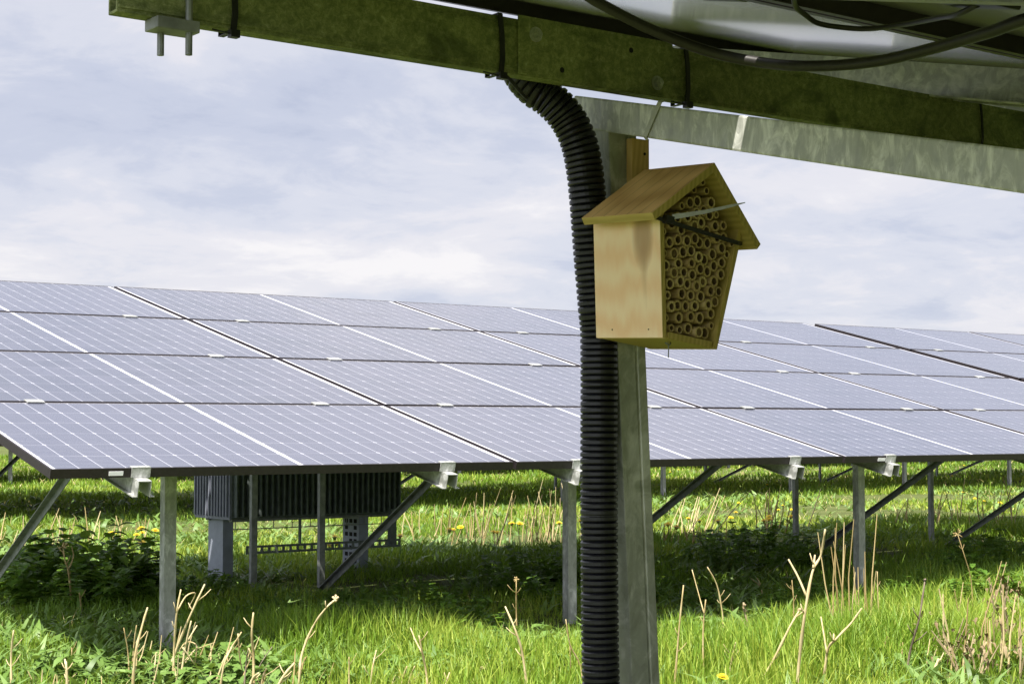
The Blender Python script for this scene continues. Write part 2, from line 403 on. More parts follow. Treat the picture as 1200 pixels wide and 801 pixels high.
P0 = panel_object()
used = [False]
def table(loc, tilt, ncol, nrow, label, group, hats_end=.05, posts_front=(), posts_rear=(), braces=(), yf=.49, yr=2.6, detail=True, skip_purlins=False):
    root = empty('solar_array', loc, label, 'solar panel table', group)
    T = math.tan(tilt); zoff = loc[2]
    R = (tilt, 0, 0)
    def onp(x, y, z=0):   # table-plane coordinates to root coordinates
        return Vector((x, y * math.cos(tilt) - z * math.sin(tilt), y * math.sin(tilt) + z * math.cos(tilt)))
    if detail:
        for i in range(ncol):
            for j in range(nrow):
                jit = Vector((random.uniform(-.0015, .0015), random.uniform(-.001, .001), 0))
                if not used[0]: p = P0; used[0] = True; p.parent = root
                else: p = clone(P0, root)
                p.location = onp(i * PL + .010 + jit.x, j * PW + jit.y, random.uniform(0, .001))
                p.rotation_euler = (tilt + random.uniform(-.0012, .0012), random.uniform(-.0008, .0008), 0)
    else:
        d = MB()
        for i in range(ncol):
            for j in range(nrow): d.box(i * PL + .01, i * PL + .01 + L, j * PW, j * PW + W, -FT, 0)
        for i in range(ncol):
            for j in range(nrow): d.box(i * PL + .021, i * PL + L, j * PW + .011, j * PW + W - .011, -.004, .0015, 1)
        d.build('panel_deck', [MAT['frame'], MAT['far_glass']], root, rot=R)
    hx = [i * PL + .01 + L * k for i in range(ncol) for k in (.167, .833)]
    for x in hx:
        m = MB(); hat_mesh(m, -hats_end, nrow * PW - .01, -FT - .001)
        h = m.build('support_rail', MAT['galv'], root, loc=(x, 0, 0), rot=R)
        if detail:
            for j in range(1, nrow):
                c = MB(); c.box(-.038, .038, j * PW - .033, j * PW + .013, .0015, .0055); c.build('panel_clamp', MAT['galv_clamp'], h)
            e = MB()
            e.box(-.038, .038, -.006, .016, .0015, .0055); e.box(-.038, .038, -.006, -.003, -.034, .002)
            e.build('end_clamp', MAT['galv_clamp'], h)
    x_a, x_b = -.02, ncol * PL + .02
    Hh = .062
    if not skip_purlins:
        for yy in (yf, yr):
            zt = yy * T - (FT + Hh + .003) / math.cos(tilt)
            m = MB(); m.box(x_a + .3, x_b - .3, yy, yy + .045, zt - .055, zt - .002); m.build('purlin', MAT['brace'], root)
    for (xs_, yy) in ((posts_front, yf), (posts_rear, yr)):
        for x in xs_:
            wd = .052 if yy == yf else .036; dp = .042 if yy == yf else .028
            zt = yy * T - (FT + Hh + .003) / math.cos(tilt) - .004
            m = MB(); c_section(m, channel(wd, dp, .004, .010), (0, -dp - .002, -zoff - .15), (0, -dp - .002, zt))
            m.build('post', MAT['galv_post'] if yy == yf else MAT['brace'], root, loc=(x - wd / 2, yy, 0))
    for (x, ya, yb) in braces:
        zt = yb * T - (FT + .01) / math.cos(tilt) - .02
        a = Vector((x, ya, -zoff - .03)); b = Vector((x, yb, zt)); dd = (b - a); ln = dd.length; dd.normalize()
        nrm = Vector((1, 0, 0)).cross(dd)
        m = MB(); q = [(-.016, -.017), (.016, -.017), (.016, .017), (.012, .017), (.012, -.013), (-.016, -.013)]
        m.prism(q, lambda p: a + Vector((1, 0, 0)) * p[0] + nrm * p[1], lambda p: b + Vector((1, 0, 0)) * p[0] + nrm * p[1])
        m.build('brace', MAT['brace'], root)
    return root

TILT = rad(13.89)
t1 = table((0, 0, .771), TILT, 4, 4, 'long tilted table of sixteen solar panels across the meadow behind the insect hotel', None,
           posts_front=(.70, 2.80, 4.87, 6.99), posts_rear=(.63, 2.25, 2.69, 4.66, 6.62, 8.12),
           braces=((.60, 2.5, .9), (2.61, 2.5, .9), (4.58, 2.5, .9), (6.60, 2.5, .9), (8.11, 2.5, .9)))
# little white stickers on the low frames, as two of the panels carry
def sticker(root, x):
    m = MB(); m.box(x - .028, x + .028, -.0035, -.0015, -.026, -.010); m.build('sticker', MAT['label'], root, rot=(TILT, 0, 0))
sticker(t1, .262); sticker(t1, 2 * PL + .29)
t2 = table((4 * PL + .125, 0, .771), TILT, 4, 4, 'solar panel table beyond the dark gap at the right edge', None,
           posts_front=(.9, 3.0, 5.1, 7.2), posts_rear=(1.2, 3.3, 5.4, 7.5), braces=((1.1, 2.5, .9), (3.2, 2.5, .9), (5.3, 2.5, .9), (7.4, 2.5, .9)))

# rows of tables standing farther back: only their legs show below the first row
def far_row(y, x0, n, lab, lab2):
    for k in range(n):
        r = table((x0 + k * (4 * PL + .15), y, .771), TILT, 4, 5, lab if k == 0 else (lab2 + ' number %d of the row from the left' % (k + 1)), 'solar panel tables standing behind the first row',
                  posts_front=(.9, 3.2, 5.5, 7.9), posts_rear=(2.0, 5.0, 7.6), braces=((1.9, 3.9, 1.2), (4.9, 3.9, 1.2), (7.5, 3.9, 1.2)), yf=.5, yr=4.0, detail=False)
        r['label'] = lab
        yield r
second = list(far_row(9.4, -6.1, 4, 'solar panel table of the second row, only its legs seen beneath the first', ''))
third = list(far_row(19.5, -2.0, 4, 'solar panel table of the distant third row, its legs tiny in the grass', ''))
ORD = ['leftmost', 'second', 'third', 'fourth', 'fifth', 'sixth', 'seventh', 'eighth', 'ninth', 'tenth', 'eleventh', 'twelfth', 'thirteenth', 'fourteenth', 'fifteenth', 'sixteenth']
def number_labels(objs, rest):
    # name each by its order from the left in the view
    def sx(o): dv = o.location - CAM; return dv.dot(RT) / dv.dot(FW2)
    for i, o in enumerate(sorted(objs, key=sx)):
        o['label'] = ('leftmost of ' if i == 0 else ORD[i] + ' from left of ') + rest
for r in second: r['group'] = 'solar panel tables of the second row'
for r in third: r['group'] = 'solar panel tables of the third row'

number_labels(second, 'the tables in the second row, legs seen beneath the first')
number_labels(third, 'the distant tables in the third row, tiny legs in the grass')

# ------------------------------------------------------------------ the table overhead
NT = math.atan(.225); cN = math.cos(NT)
NX0 = -1.62
near = table((NX0, -7.387, .8425), NT, 3, 4, 'solar panel table overhead seen from below with algae green rail', None, skip_purlins=True)
PN = 1.1495     # underside height at the camera's y
def under(y): return PN + .225 * (y + 5.867)
def nl(v): return Vector(v) - Vector((NX0, -7.387, .8425))
NR = near
def npart(m, name, mat, **k):
    o = m.build(name, mat, None, **k)
    o.parent = NR; o.location = -Vector((NX0, -7.387, .8425)) + o.location
    return o
# green rail: hollow box section with a rolled lip
RZ0, RZ1, RY0, RY1 = 1.450, 1.534, -3.884, -3.858
m = MB()
ro = [(RY0, RZ0), (RY1, RZ0), (RY1, RZ1), (RY0, RZ1)]; ri = [(RY0 + .004, RZ0 + .004), (RY1 - .004, RZ0 + .004), (RY1 - .004, RZ1 - .004), (RY0 + .004, RZ1 - .004)]
xa, xb = -1.496, 4.6
vs = [(x, *p) for x in (xa, xb) for p in ro] + [(x, *p) for x in (xa, xb) for p in ri]
fs = [(i, (i + 1) % 4, 4 + (i + 1) % 4, 4 + i) for i in range(4)] + [(8 + i, 12 + i, 12 + (i + 1) % 4, 8 + (i + 1) % 4) for i in range(4)]
fs += [(i, 8 + i, 8 + (i + 1) % 4, (i + 1) % 4) for i in range(4)] + [(4 + i, 4 + (i + 1) % 4, 12 + (i + 1) % 4, 12 + i) for i in range(4)]
m.add(vs, fs)
rail = npart(m, 'cross_rail', MAT['algae'], bevel=.0012)
m = MB(); m.box(xa + .002, xb, RY0 - .0022, RY0 - .0002, RZ0 + .006, RZ0 + .0095); m.box(xa + .002, xb, RY0 - .0022, RY0 - .0002, RZ1 - .0105, RZ1 - .0085)
o = m.build('rail_ridge', MAT['algae'], rail)
# splice plate with bolts, and dark discs painted as the shade inside holes
m = MB(); m.box(-.862, -.552, RY0 - .007, RY0 - .0028, RZ0 + .001, RZ1 + .005)
plate = m.build('splice_plate', MAT['algae'], rail, bevel=.0015)
for (x, z) in ((-.831, 1.513), (-.587, 1.470)):
    m = MB()
    m.tube([(x, RY0 - .007, z), (x, RY0 - .009, z)], .0115, 20)
    m.tube([(x, RY0 - .009, z), (x, RY0 - .0155, z)], .0075, 6); m.tube([(x, RY0 - .0155, z), (x, RY0 - .019, z)], .004, 12)
    m.build('bolt', MAT['galv_green'], plate)
for (x, z) in ((-.641, 1.515), (-.780, 1.466)):
    m = MB(); m.tube([(x, RY0 - .0066, z), (x, RY0 - .0076, z)], .0042, 16); m.build('hole_shade_disc', MAT['hole'], plate)
# clamp near the end of the rail
m = MB()
m.box(-1.449, -1.389, RY0 - .018, RY0 + .020, 1.434, 1.4495)
cl = npart(m, 'rail_clamp', MAT['brace'], bevel=.002)
for (x, y) in ((-1.430, -3.872), (-1.402, RY0 - .012)):
    m = MB(); m.tube([(x, y, 1.405), (x, y, 1.56 if y < RY0 - .01 else 1.4355)], .0046, 10)
    m.build('clamp_bolt', MAT['brace'], cl)

# post and sloping beam
m = MB(); pw = .058
prof = [(0, 0), (pw * .62, 0), (pw * .62 + .001, .0016), (pw * .70, .0016), (pw * .70 + .001, 0), (pw, 0), (pw, .048), (0, .048)]
def pa(p): return (-.604 + .003 + p[0] - .02, -3.874 + p[1], -.15)
def pbx(z): return -.601 - .052 * z
m.prism(prof, lambda p: (pbx(-.15) + p[0], -3.874 + p[1], -.15), lambda p: (pbx(1.40) + p[0], -3.874 + p[1], 1.40))
post = npart(m, 'post', MAT['galv_green'], bevel=.002)
# web side plate of the post towards the west, dull galvanised, widening into the beam
m = MB()
def bz(y): return 1.344 + .235 * (y + 4.049)
bx0 = -.6755
prof = [(-3.802, 0), (-5.95, 0)]
m.add([(bx0, -3.792, bz(-3.792)), (bx0, -5.95, bz(-5.95)), (bx0, -5.95, bz(-5.95) + .057), (bx0, -3.792, bz(-3.792) + .051),
       (bx0 + .048, -3.792, bz(-3.792)), (bx0 + .048, -5.95, bz(-5.95)), (bx0 + .048, -5.95, bz(-5.95) + .057), (bx0 + .048, -3.792, bz(-3.792) + .051)],
      [(0, 1, 2, 3), (7, 6, 5, 4), (0, 4, 5, 1), (1, 5, 6, 2), (2, 6, 7, 3), (3, 7, 4, 0)])
beam = npart(m, 'sloping_beam', MAT['galv_dull'], bevel=.003)
m = MB(); m.ribbon([(bx0 + .004, -3.999, 1.4155), (bx0 - .0016, -3.997, 1.4135), (bx0 - .0020, -3.980, 1.390), (bx0 - .0016, -3.963, 1.3655), (bx0 + .004, -3.962, 1.3615)], (0, 1, .35), .009, .001)
st = m.build('strap', MAT['strap']); tag(st, 'pale translucent strap wrapped over the galvanised beam by the post', 'strap')

# junction boxes on the underside of the panels
for (x, y, w_) in ((-.71, -4.60, .062), (-.695, -4.135, .055)):
    m = MB(); m.box(-w_ / 2, w_ / 2, -.045, .045, -.024, 0)
    o = m.build('junction_box', MAT['black'], None, rot=(NT, 0, 0), bevel=.003); o.parent = NR
    o.location = Vector((x, y, under(y) + .024)) - Vector((NX0, -7.387, .8425))

# ------------------------------------------------------------------ cables, ties, conduit
def smooth_path(pts, n=10):
    pts = [Vector(p) for p in pts]; P = [pts[0] * 2 - pts[1]] + pts + [pts[-1] * 2 - pts[-2]]; r = []
    for i in range(1, len(P) - 2):
        for k in range(n):
            t = k / n; a, b, c, d = P[i - 1], P[i], P[i + 1], P[i + 2]
            r.append(.5 * ((2 * b) + (c - a) * t + (2 * a - 5 * b + 4 * c - d) * t * t + (3 * b - a - 3 * c + d) * t ** 3))
    r.append(P[-2]); return r
m = MB(); m.tube(smooth_path([(-.93, -3.98, 1.566), (-.864, -4.017, 1.553), (-.835, -4.039, 1.532), (-.776, -4.081, 1.495), (-.707, -4.132, 1.462), (-.668, -4.211, 1.436), (-.648, -4.288, 1.422), (-.637, -4.384, 1.414), (-.646, -4.49, 1.413), (-.669, -4.586, 1.411), (-.692, -4.669, 1.410), (-.72, -4.80, 1.39), (-.78, -5.1, 1.31)]), .0078, 14)
tag(m.build('power_cable', MAT['cable'], smooth=True), 'thick black cable sagging in front of the green rail', 'cable')
m = MB(); m.tube(smooth_path([(-.72, -4.31, 1.51), (-.675, -4.27, 1.505), (-.640, -4.255, 1.501), (-.604, -4.248, 1.495), (-.572, -4.267, 1.490), (-.558, -4.302, 1.484), (-.580, -4.381, 1.472), (-.640, -4.485, 1.452), (-.69, -4.555, 1.436), (-.71, -4.60, 1.436)]), .0038, 10)
tag(m.build('panel_lead', MAT['cable'], smooth=True), 'thin black lead looping up to the junction box', 'cable')
tie_labels = ['black cable tie round the green rail nearest its open end', 'black cable tie round the green rail just left of the splice plate',
              'black cable tie round the green rail just right of the splice plate', 'thin black cable tie round the green rail at the right edge']
for i, (x, wt) in enumerate(((-1.334, .0085), (-.893, .0085), (-.519, .0085), (.236, .005))):
    m = MB(); g = .004
    lp = [(x - .002, RY0 - g, RZ1 + .002), (x + .001, RY0 - g - .001, RZ1 - .03), (x + .002, RY0 - g - .001, RZ0 + .02), (x, RY0 - g, RZ0 - .003), (x, RY1 + g, RZ0 - .004), (x, RY1 + g, RZ1 + .003), (x - .002, RY0 - g, RZ1 + .002)]
    m.ribbon(lp, (1, 0, 0), wt, .0018)
    m.box(x - .007, x + .006, RY0 - .012, RY0 - .001, RZ0 - .012, RZ0 - .002)
    m.tube(smooth_path([(x, RY0 - .006, RZ0 - .008), (x - .012, RY0 - .004, RZ0 - .006), (x - .026, RY0 + .006, RZ0 - .002)], 4), .0013, 6)
    tag(m.build('cable_tie', MAT['black']), tie_labels[i], 'cable tie', 'black cable ties round the green rail')

path = smooth_path([(-.652, -3.853, -.05), (-.660, -3.853, .25), (-.677, -3.857, .533), (-.6800, -3.857, .796), (-.6801, -3.858, 1.0465), (-.6859, -3.859, 1.1126), (-.6930, -3.859, 1.1785), (-0.6985, -3.86, 1.2246), (-0.7035, -3.86, 1.2773), (-0.7086, -3.858, 1.3263), (-0.7172, -3.854, 1.3686), (-0.7311, -3.844, 1.4044), (-0.7536, -3.832, 1.4316), (-0.7763, -3.816, 1.4514), (-0.789, -3.8, 1.4778), (-0.7952, -3.795, 1.5166)], 60)
# resample by arc length
acc = [0]
for a, b in zip(path, path[1:]): acc.append(acc[-1] + (b - a).length)
tot = acc[-1]; N = int(tot / .0016); rp = []; j = 0
for i in range(N + 1):
    d = tot * i / N
    while j < len(acc) - 2 and acc[j + 1] < d: j += 1
    t = (d - acc[j]) / max(1e-9, acc[j + 1] - acc[j]); rp.append(path[j].lerp(path[j + 1], t))
rs = []
for i in range(N + 1):
    ph = (tot * i / N / .0098) % 1
    rs.append(.0292 if .16 < ph < .80 else (.0256 if (ph < .06 or ph > .90) else .0280))
m = MB(); m.tube(rp, rs, 30)
tag(m.build('corrugated_conduit', MAT['conduit'], smooth=False), 'black corrugated conduit climbing the near post to the green rail', 'conduit')
m = MB(); m.tube(smooth_path([(-.885, -3.885, 1.447), (-.868, -3.88, 1.440), (-.848, -3.875, 1.428), (-.83, -3.87, 1.42)], 4), .0028, 8)
tag(m.build('cable_end', MAT['black']), 'thin black cable entering the top of the corrugated conduit', 'cable')

# ------------------------------------------------------------------ insect hotel
yaw, pit, rol = .10, .035, -.11
u = Vector((math.cos(yaw), math.sin(yaw), 0)); d = Vector((-math.sin(yaw), math.cos(yaw), 0)); v = Vector((0, 0, 1))
d, v = d * math.cos(pit) + v * math.sin(pit), -d * math.sin(pit) + v * math.cos(pit)
u, v = u * math.cos(rol) + v * math.sin(rol), -u * math.sin(rol) + v * math.cos(rol)
O = Vector((-.660, -4.042, 1.050))
hotel = empty('insect_hotel', O, 'small wooden insect hotel filled with bamboo canes, fixed to the near post', 'insect hotel')
hotel.rotation_euler = Matrix((u, d, v)).transposed().to_euler()
D = .134; wb = .0615; wt = .0915; H = .166; HA = .271; TW = .009
for sgn in (-1, 1):
    m = MB()
    q = [(wb, 0), (wt + .0022, H + .012), (wt - TW + .003, H + .021), (wb - TW, 0)]
    m.prism([(sgn * a, b) for a, b in q], lambda p: (p[0], 0, p[1]), lambda p: (p[0], D, p[1]))
    ob = m.build('side_board', [MAT['wood_side'], MAT['wood_shaded']], hotel, bevel=.0008)
    for p in ob.data.polygons:
        if abs(p.normal.y) > .8 or sgn * p.normal.x < 0: p.material_index = 1  # front edges and inner faces get the pine with painted shade
m = MB(); m.box(-wb + .0125, wb - .0125, .0008, D - .001, .0005, .0105)
m.build('base_board', MAT['wood_shaded'], hotel, bevel=.0008)
m = MB(); m.prism([(-wb + .0125, .011), (wb - .0125, .011), (wt - .0125, H - .001), (0, HA - .022), (-wt + .0125, H - .001)], lambda p: (p[0], D - .012, p[1]), lambda p: (p[0], D - .002, p[1]))
m.build('back_board', MAT['wood_batten'], hotel)
# roof boards: the right one butts under the left
ex, ez = .124, .171
ang = math.atan2(HA - ez, ex); tn = Vector((-math.sin(ang), 0, math.cos(ang))); th = .012
def roof_board(sgn, x_end, y0, y1):
    a = Vector((0, 0, HA)); e = Vector((sgn * ex, 0, ez)); dn = Vector((-sgn * math.sin(ang), 0, -math.cos(ang)))
    # underside offset
    q = [a, e, e + dn * th, a + dn * th * 1.0]
    q[3] = Vector((0, 0, HA - th / math.cos(ang)))
    m = MB()
    qq = [(p.x + (sgn * .0002), p.z) for p in q]
    m.prism(qq, lambda p: (p[0], y0, p[1]), lambda p: (p[0], y1, p[1]))
    o = m.build('roof_board', [MAT['wood_roof'], MAT['wood_shaded']], hotel, bevel=.0008)
    for p in o.data.polygons:
        if abs(p.normal.y) > .8 or p.normal.z < -.3: p.material_index = 1  # front edges and undersides get the pine with painted shade
    return o
roof_board(-1, 0, -.014, D - .006); roof_board(1, 0, -.014, D - .006)
# canes: Poisson-packed circles inside the pentagon, grown until they touch
pent = [Vector((-wb + TW + .0005, .0115)), Vector((wb - TW - .0005, .0115)), Vector((wt - TW - .0005, H)), Vector((0, HA - .0165)), Vector((-wt + TW + .0005, H))]
def inset(p):
    r = 9
    for i in range(5):
        a, b = pent[i], pent[(i + 1) % 5]; e = (b - a).normalized(); nrm = Vector((-e.y, e.x)); r = min(r, (p - a).dot(nrm))
    return r
R2 = random.Random(5); C = []
for _ in range(60000):
    p = Vector((R2.uniform(-.09, .09), R2.uniform(.01, .26)))
    if inset(p) < .0058: continue
    if all((p - q).length > .0150 for q in C): C.append(p)
for it in range(60):   # relax
    for i in range(len(C)):
        f = Vector((0, 0))
        for j in range(len(C)):
            if i == j: continue
            dd = C[i] - C[j]; l = dd.length
            if l < .0182: f += dd / l * (.0182 - l) * .28
        C[i] += f
        for _ in range(3):
            if inset(C[i]) < .0062:
                for k in range(5):
                    a, b = pent[k], pent[(k + 1) % 5]; e = (b - a).normalized(); nrm = Vector((-e.y, e.x)); s_ = (C[i] - a).dot(nrm)
                    if s_ < .0062: C[i] += nrm * (.0063 - s_)
rr = [0] * len(C); order = list(range(len(C))); R2.shuffle(order)
for i in order: rr[i] = min(inset(C[i]), .5 * min((C[i] - C[j]).length for j in range(len(C)) if j != i)) - .0001
for i in order:
    lim = min([inset(C[i])] + [(C[i] - C[j]).length - rr[j] for j in range(len(C)) if j != i]); rr[i] = max(.0042, min(.0118, lim - .0001))
for (p, r) in zip(C, rr):
    m = MB(); y0 = R2.uniform(.0005, .008); n = 18; tx, tz = R2.uniform(-.02, .02), R2.uniform(-.02, .02)
    wall = R2.uniform(.56, .72); ov = R2.uniform(.93, 1.0); ph = R2.uniform(0, 6); y1 = .118
    def ring(rad_, yy, n=n): return [(p.x + math.cos(2 * PI * k / n) * rad_ + tx * (yy - y0), yy, p.y + math.sin(2 * PI * k / n) * rad_ * ov + tz * (yy - y0)) for k in range(n)]
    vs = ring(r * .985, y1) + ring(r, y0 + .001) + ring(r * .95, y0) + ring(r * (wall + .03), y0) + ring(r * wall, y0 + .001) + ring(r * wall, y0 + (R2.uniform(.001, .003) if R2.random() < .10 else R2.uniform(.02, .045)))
    fs = []; mi = []
    for k_ in range(5):
        for k in range(n): fs.append((k_ * n + k, k_ * n + (k + 1) % n, (k_ + 1) * n + (k + 1) % n, (k_ + 1) * n + k))
    m.add(vs, fs[:4 * n], 0); m.f += []
    b = 0
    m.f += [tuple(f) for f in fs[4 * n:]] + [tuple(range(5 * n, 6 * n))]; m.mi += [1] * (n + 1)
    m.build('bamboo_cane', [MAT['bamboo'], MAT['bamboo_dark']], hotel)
# mounting batten behind, nail below
def to_local(Pw): 
    q = Vector(Pw) - O; return Vector((q.dot(u), q.dot(d), q.dot(v)))
m = MB(); bt = [(-.638, -3.889), (-.602, -3.889), (-.602, -3.8755), (-.638, -3.8755)]
m.prism(bt, lambda p: to_local((p[0], p[1], 1.10)), lambda p: to_local((p[0], p[1], 1.378)))
bt_o = m.build('mounting_batten', MAT['wood_batten'], hotel, bevel=.001)
m = MB(); m.tube([to_local((-.612, -3.889, 1.355)), to_local((-.612, -3.8905, 1.355))], .0022, 10); m.build('screw', MAT['hole'], bt_o)
m = MB(); m.tube([(-.016, .030, .001), (-.014, .029, -.010), (-.013, .029, -.023)], .0009, 6); m.tube(smooth_path([(-.022, .03, -.001), (-.018, .028, -.004), (-.013, .028, -.003), (-.010, .03, 0)], 4), .0011, 6)
m.build('nail', MAT['brace'], hotel)
for (y, z) in ((.027, .012), (.100, .012)):
    m = MB(); xw = -(wb + (wt - wb) * z / H); m.tube([(xw - .0006, y, z), (xw + .001, y, z)], .0011, 8); m.build('nail_head', MAT['hole'], hotel)
# black tie across the front, pale tail sticking out
m = MB()
m.ribbon([to_local(O) + Vector(q) for q in ((-.0965, D, .1715), (-.0965, .04, .1715), (-.0955, .002, .1700), (-.088, -.006, .1675), (-.03, -.0065, .1662), (.03, -.0065, .1655), (.080, -.006, .1650), (.0950, -.001, .167), (.0965, .06, .171), (.0965, D, .1715))], (0, 0, 1), .0062, .0016)
m.box(-.0905, -.074, -.013, -.004, .163, .1745)
ho = m.build('cable_tie', MAT['black']); ho.location = O; ho.rotation_euler = hotel.rotation_euler
tag(ho, 'black cable tie stretched across the front of the insect hotel', 'cable tie')
m = MB(); m.ribbon([(-.079, -.011, .1735), (-.060, -.016, .1795), (-.02, -.024, .1925), (.020, -.034, .2080), (.0455, -.041, .2180)], (.25, 0, 1), [.0088, .0080, .0066, .0052, .0015], .0014)
tl = m.build('tie_tail', MAT['grey_strip'], ho)

# ------------------------------------------------------------------ inverter under the first table
inv = empty('inverter_unit', (2.44, 3.2, 0), 'large dark finned inverter on thick grey legs below the first panel table', 'inverter')
m = MB(); m.box(.003, 1.19, .003, .45, .372, 1.14)
m.build('housing', MAT['inv_dark'], inv, bevel=.01)
m = MB()
for k in range(30):
    x = .02 + k * (1.16 / 29); m.box(x - .004, x + .004, -.035, .0025, .385, 1.12)
m.build('cooling_fins', MAT['inv_dark'], inv)
m = MB(); m.box(-.012, .0025, .0, .452, .368, 1.142)
for k in range(12): m.box(-.024, -.0125, .02 + k * .037, .034 + k * .037, .385, 1.13)
m.build('side_cover', MAT['inv_grey'], inv)
m = MB(); m.tube([(-.03, .02, .70), (-.03, .44, .70)], .009, 8)
m.build('side_handle', MAT['inv_leg'], inv)
for x, y in ((.05, .20), (.93, .06)):
    m = MB(); m.prism(channel(.07, .19, .006, .03), lambda p: (x + p[0], y + p[1], -.1), lambda p: (x + p[0], y + p[1], .367)); lg = m.build('leg', MAT['inv_leg'], inv)
    if x > .5:
        m = MB()
        for k in range(8):
            for c_ in range(3):
                if (k * 3 + c_) % 5 != 4: m.box(x - .0018, x + .001, y + .025 + c_ * .052, y + .058 + c_ * .052, .02 + k * .042, .045 + k * .042)
        m.build('slot_shade', MAT['hole'], lg)  # dark boxes on the leg, painted as the shade inside its slots
m = MB()
for k in range(2): m.box(.03, 1.15, .05 + k * .3, .09 + k * .3, .352, .368)
for k in range(9): m.box(.05 + k * .13, .054 + k * .13, .046, .05, .31, .352)
m.box(.03, 1.18, .045, .049, .305, .311)
m.build('wire_tray', MAT['brace'], inv)
# perforated strut: real slots
m = MB(); n = 22; x0, x1, z0, z1, y0, y1 = .07, 1.17, .165, .215, -.055, -.051
m.box(x0, x1, y0, y1, z0, z0 + .014); m.box(x0, x1, y0, y1, z1 - .014, z1)
for k in range(n + 1):
    x = x0 + (x1 - x0 - .018) * k / n; m.box(x, x + .018, y0, y1, z0 + .0145, z1 - .0145)
m.build('perforated_strut', MAT['inv_dark'], inv)
m = MB(); m.box(1.10, 1.145, -.046, -.01, .17, .40); m.build('hanger', MAT['inv_dark'], inv)
m = MB(); m.box(.44, .452, -.046, -.03, .215, .372); m.build('hanger', MAT['inv_dark'], inv)

# ------------------------------------------------------------------ meadow
def leaf_mat(name, c1, c2, c3, rough=.5, trans=.25):
    m = M(name, rough, 0, .35)
    at = m.n('ShaderNodeAttribute'); at.attribute_name = 'tone'
    col = m.ramp(at.outputs['Fac'], [(0.0, c1), (.5, c2), (1.0, c3)])
    m.col(col)
    tr = m.n('ShaderNodeBsdfTranslucent'); mxs = m.n('ShaderNodeMixShader'); mxs.inputs[0].default_value = trans
    br = m.mix(.35, col, (.30, .38, .02)); m.l(br, tr.inputs['Color'])
    o = m.t.nodes['Material Output']; m.l(m.b.outputs[0], mxs.inputs[1]); m.l(tr.outputs[0], mxs.inputs[2]); m.l(mxs.outputs[0], o.inputs['Surface'])
    return m.m
MAT['grass'] = leaf_mat('grass_blades', (.070, .155, .014), (.175, .305, .026), (.42, .48, .075), .5, .38)
MAT['straw'] = leaf_mat('dry_straw', (.22, .18, .07), (.36, .30, .13), (.50, .43, .22), .6, .1)
MAT['broad'] = leaf_mat('broad_leaves', (.07, .16, .020), (.14, .27, .038), (.25, .38, .075), .45, .45)
MAT['broad_light'] = leaf_mat('pale_broad_leaves', (.08, .15, .03), (.14, .24, .05), (.22, .33, .10), .45, .25)
MAT['stalk'] = leaf_mat('dead_stalks', (.19, .125, .045), (.38, .29, .13), (.56, .47, .27), .65, 0.0)
MAT['stalk_dark'] = leaf_mat('dark_dead_stalks', (.10, .075, .05), (.19, .15, .11), (.34, .28, .21), .7, 0.0)
MAT['withered'] = leaf_mat('withered_leaves', (.10, .065, .03), (.20, .145, .075), (.34, .27, .16), .8, .05)
MAT['yellow'] = simple('dandelion_yellow', (.85, .62, .01), .6, 0, .1)

camv = np.array([CAM.x, CAM.y]); F2 = np.array([.6069, .7948]); R2v = np.array([.7948, -.6069])
def vnoise(x, y, s, seed):
    r_ = np.random.default_rng(seed); g = r_.random((64, 64))
    u_ = (x / s) % 64; v_ = (y / s) % 64; i = u_.astype(int); j = v_.astype(int); fu = u_ - i; fv = v_ - j
    fu = fu * fu * (3 - 2 * fu); fv = fv * fv * (3 - 2 * fv); i1 = (i + 1) % 64; j1 = (j + 1) % 64
    return (g[i, j] * (1 - fu) + g[i1, j] * fu) * (1 - fv) + (g[i, j1] * (1 - fu) + g[i1, j1] * fu) * fv
def hg(x, y): return .022 * np.sin(x * 1.3 + .5 * y) + .018 * np.sin(y * 1.7 - x * .6)
def scatter(q0, q1, dens, side=.44, extra=2.8):
    # random ground points between distances q0..q1 from the camera, over the width of the view and some metres to the sides
    area = (q1 - q0) * (side * (q0 + q1) + 2 * extra); n = int(area * dens)
    q = rng.uniform(q0, q1, n * 2); keep = rng.random(n * 2) < (side * q + extra) / (side * q1 + extra); q = q[keep][:n]
    r_ = rng.uniform(-1, 1, len(q)) * (side * q + extra)
    P = camv + q[:, None] * F2 + r_[:, None] * R2v
    return P[:, 0], P[:, 1], q
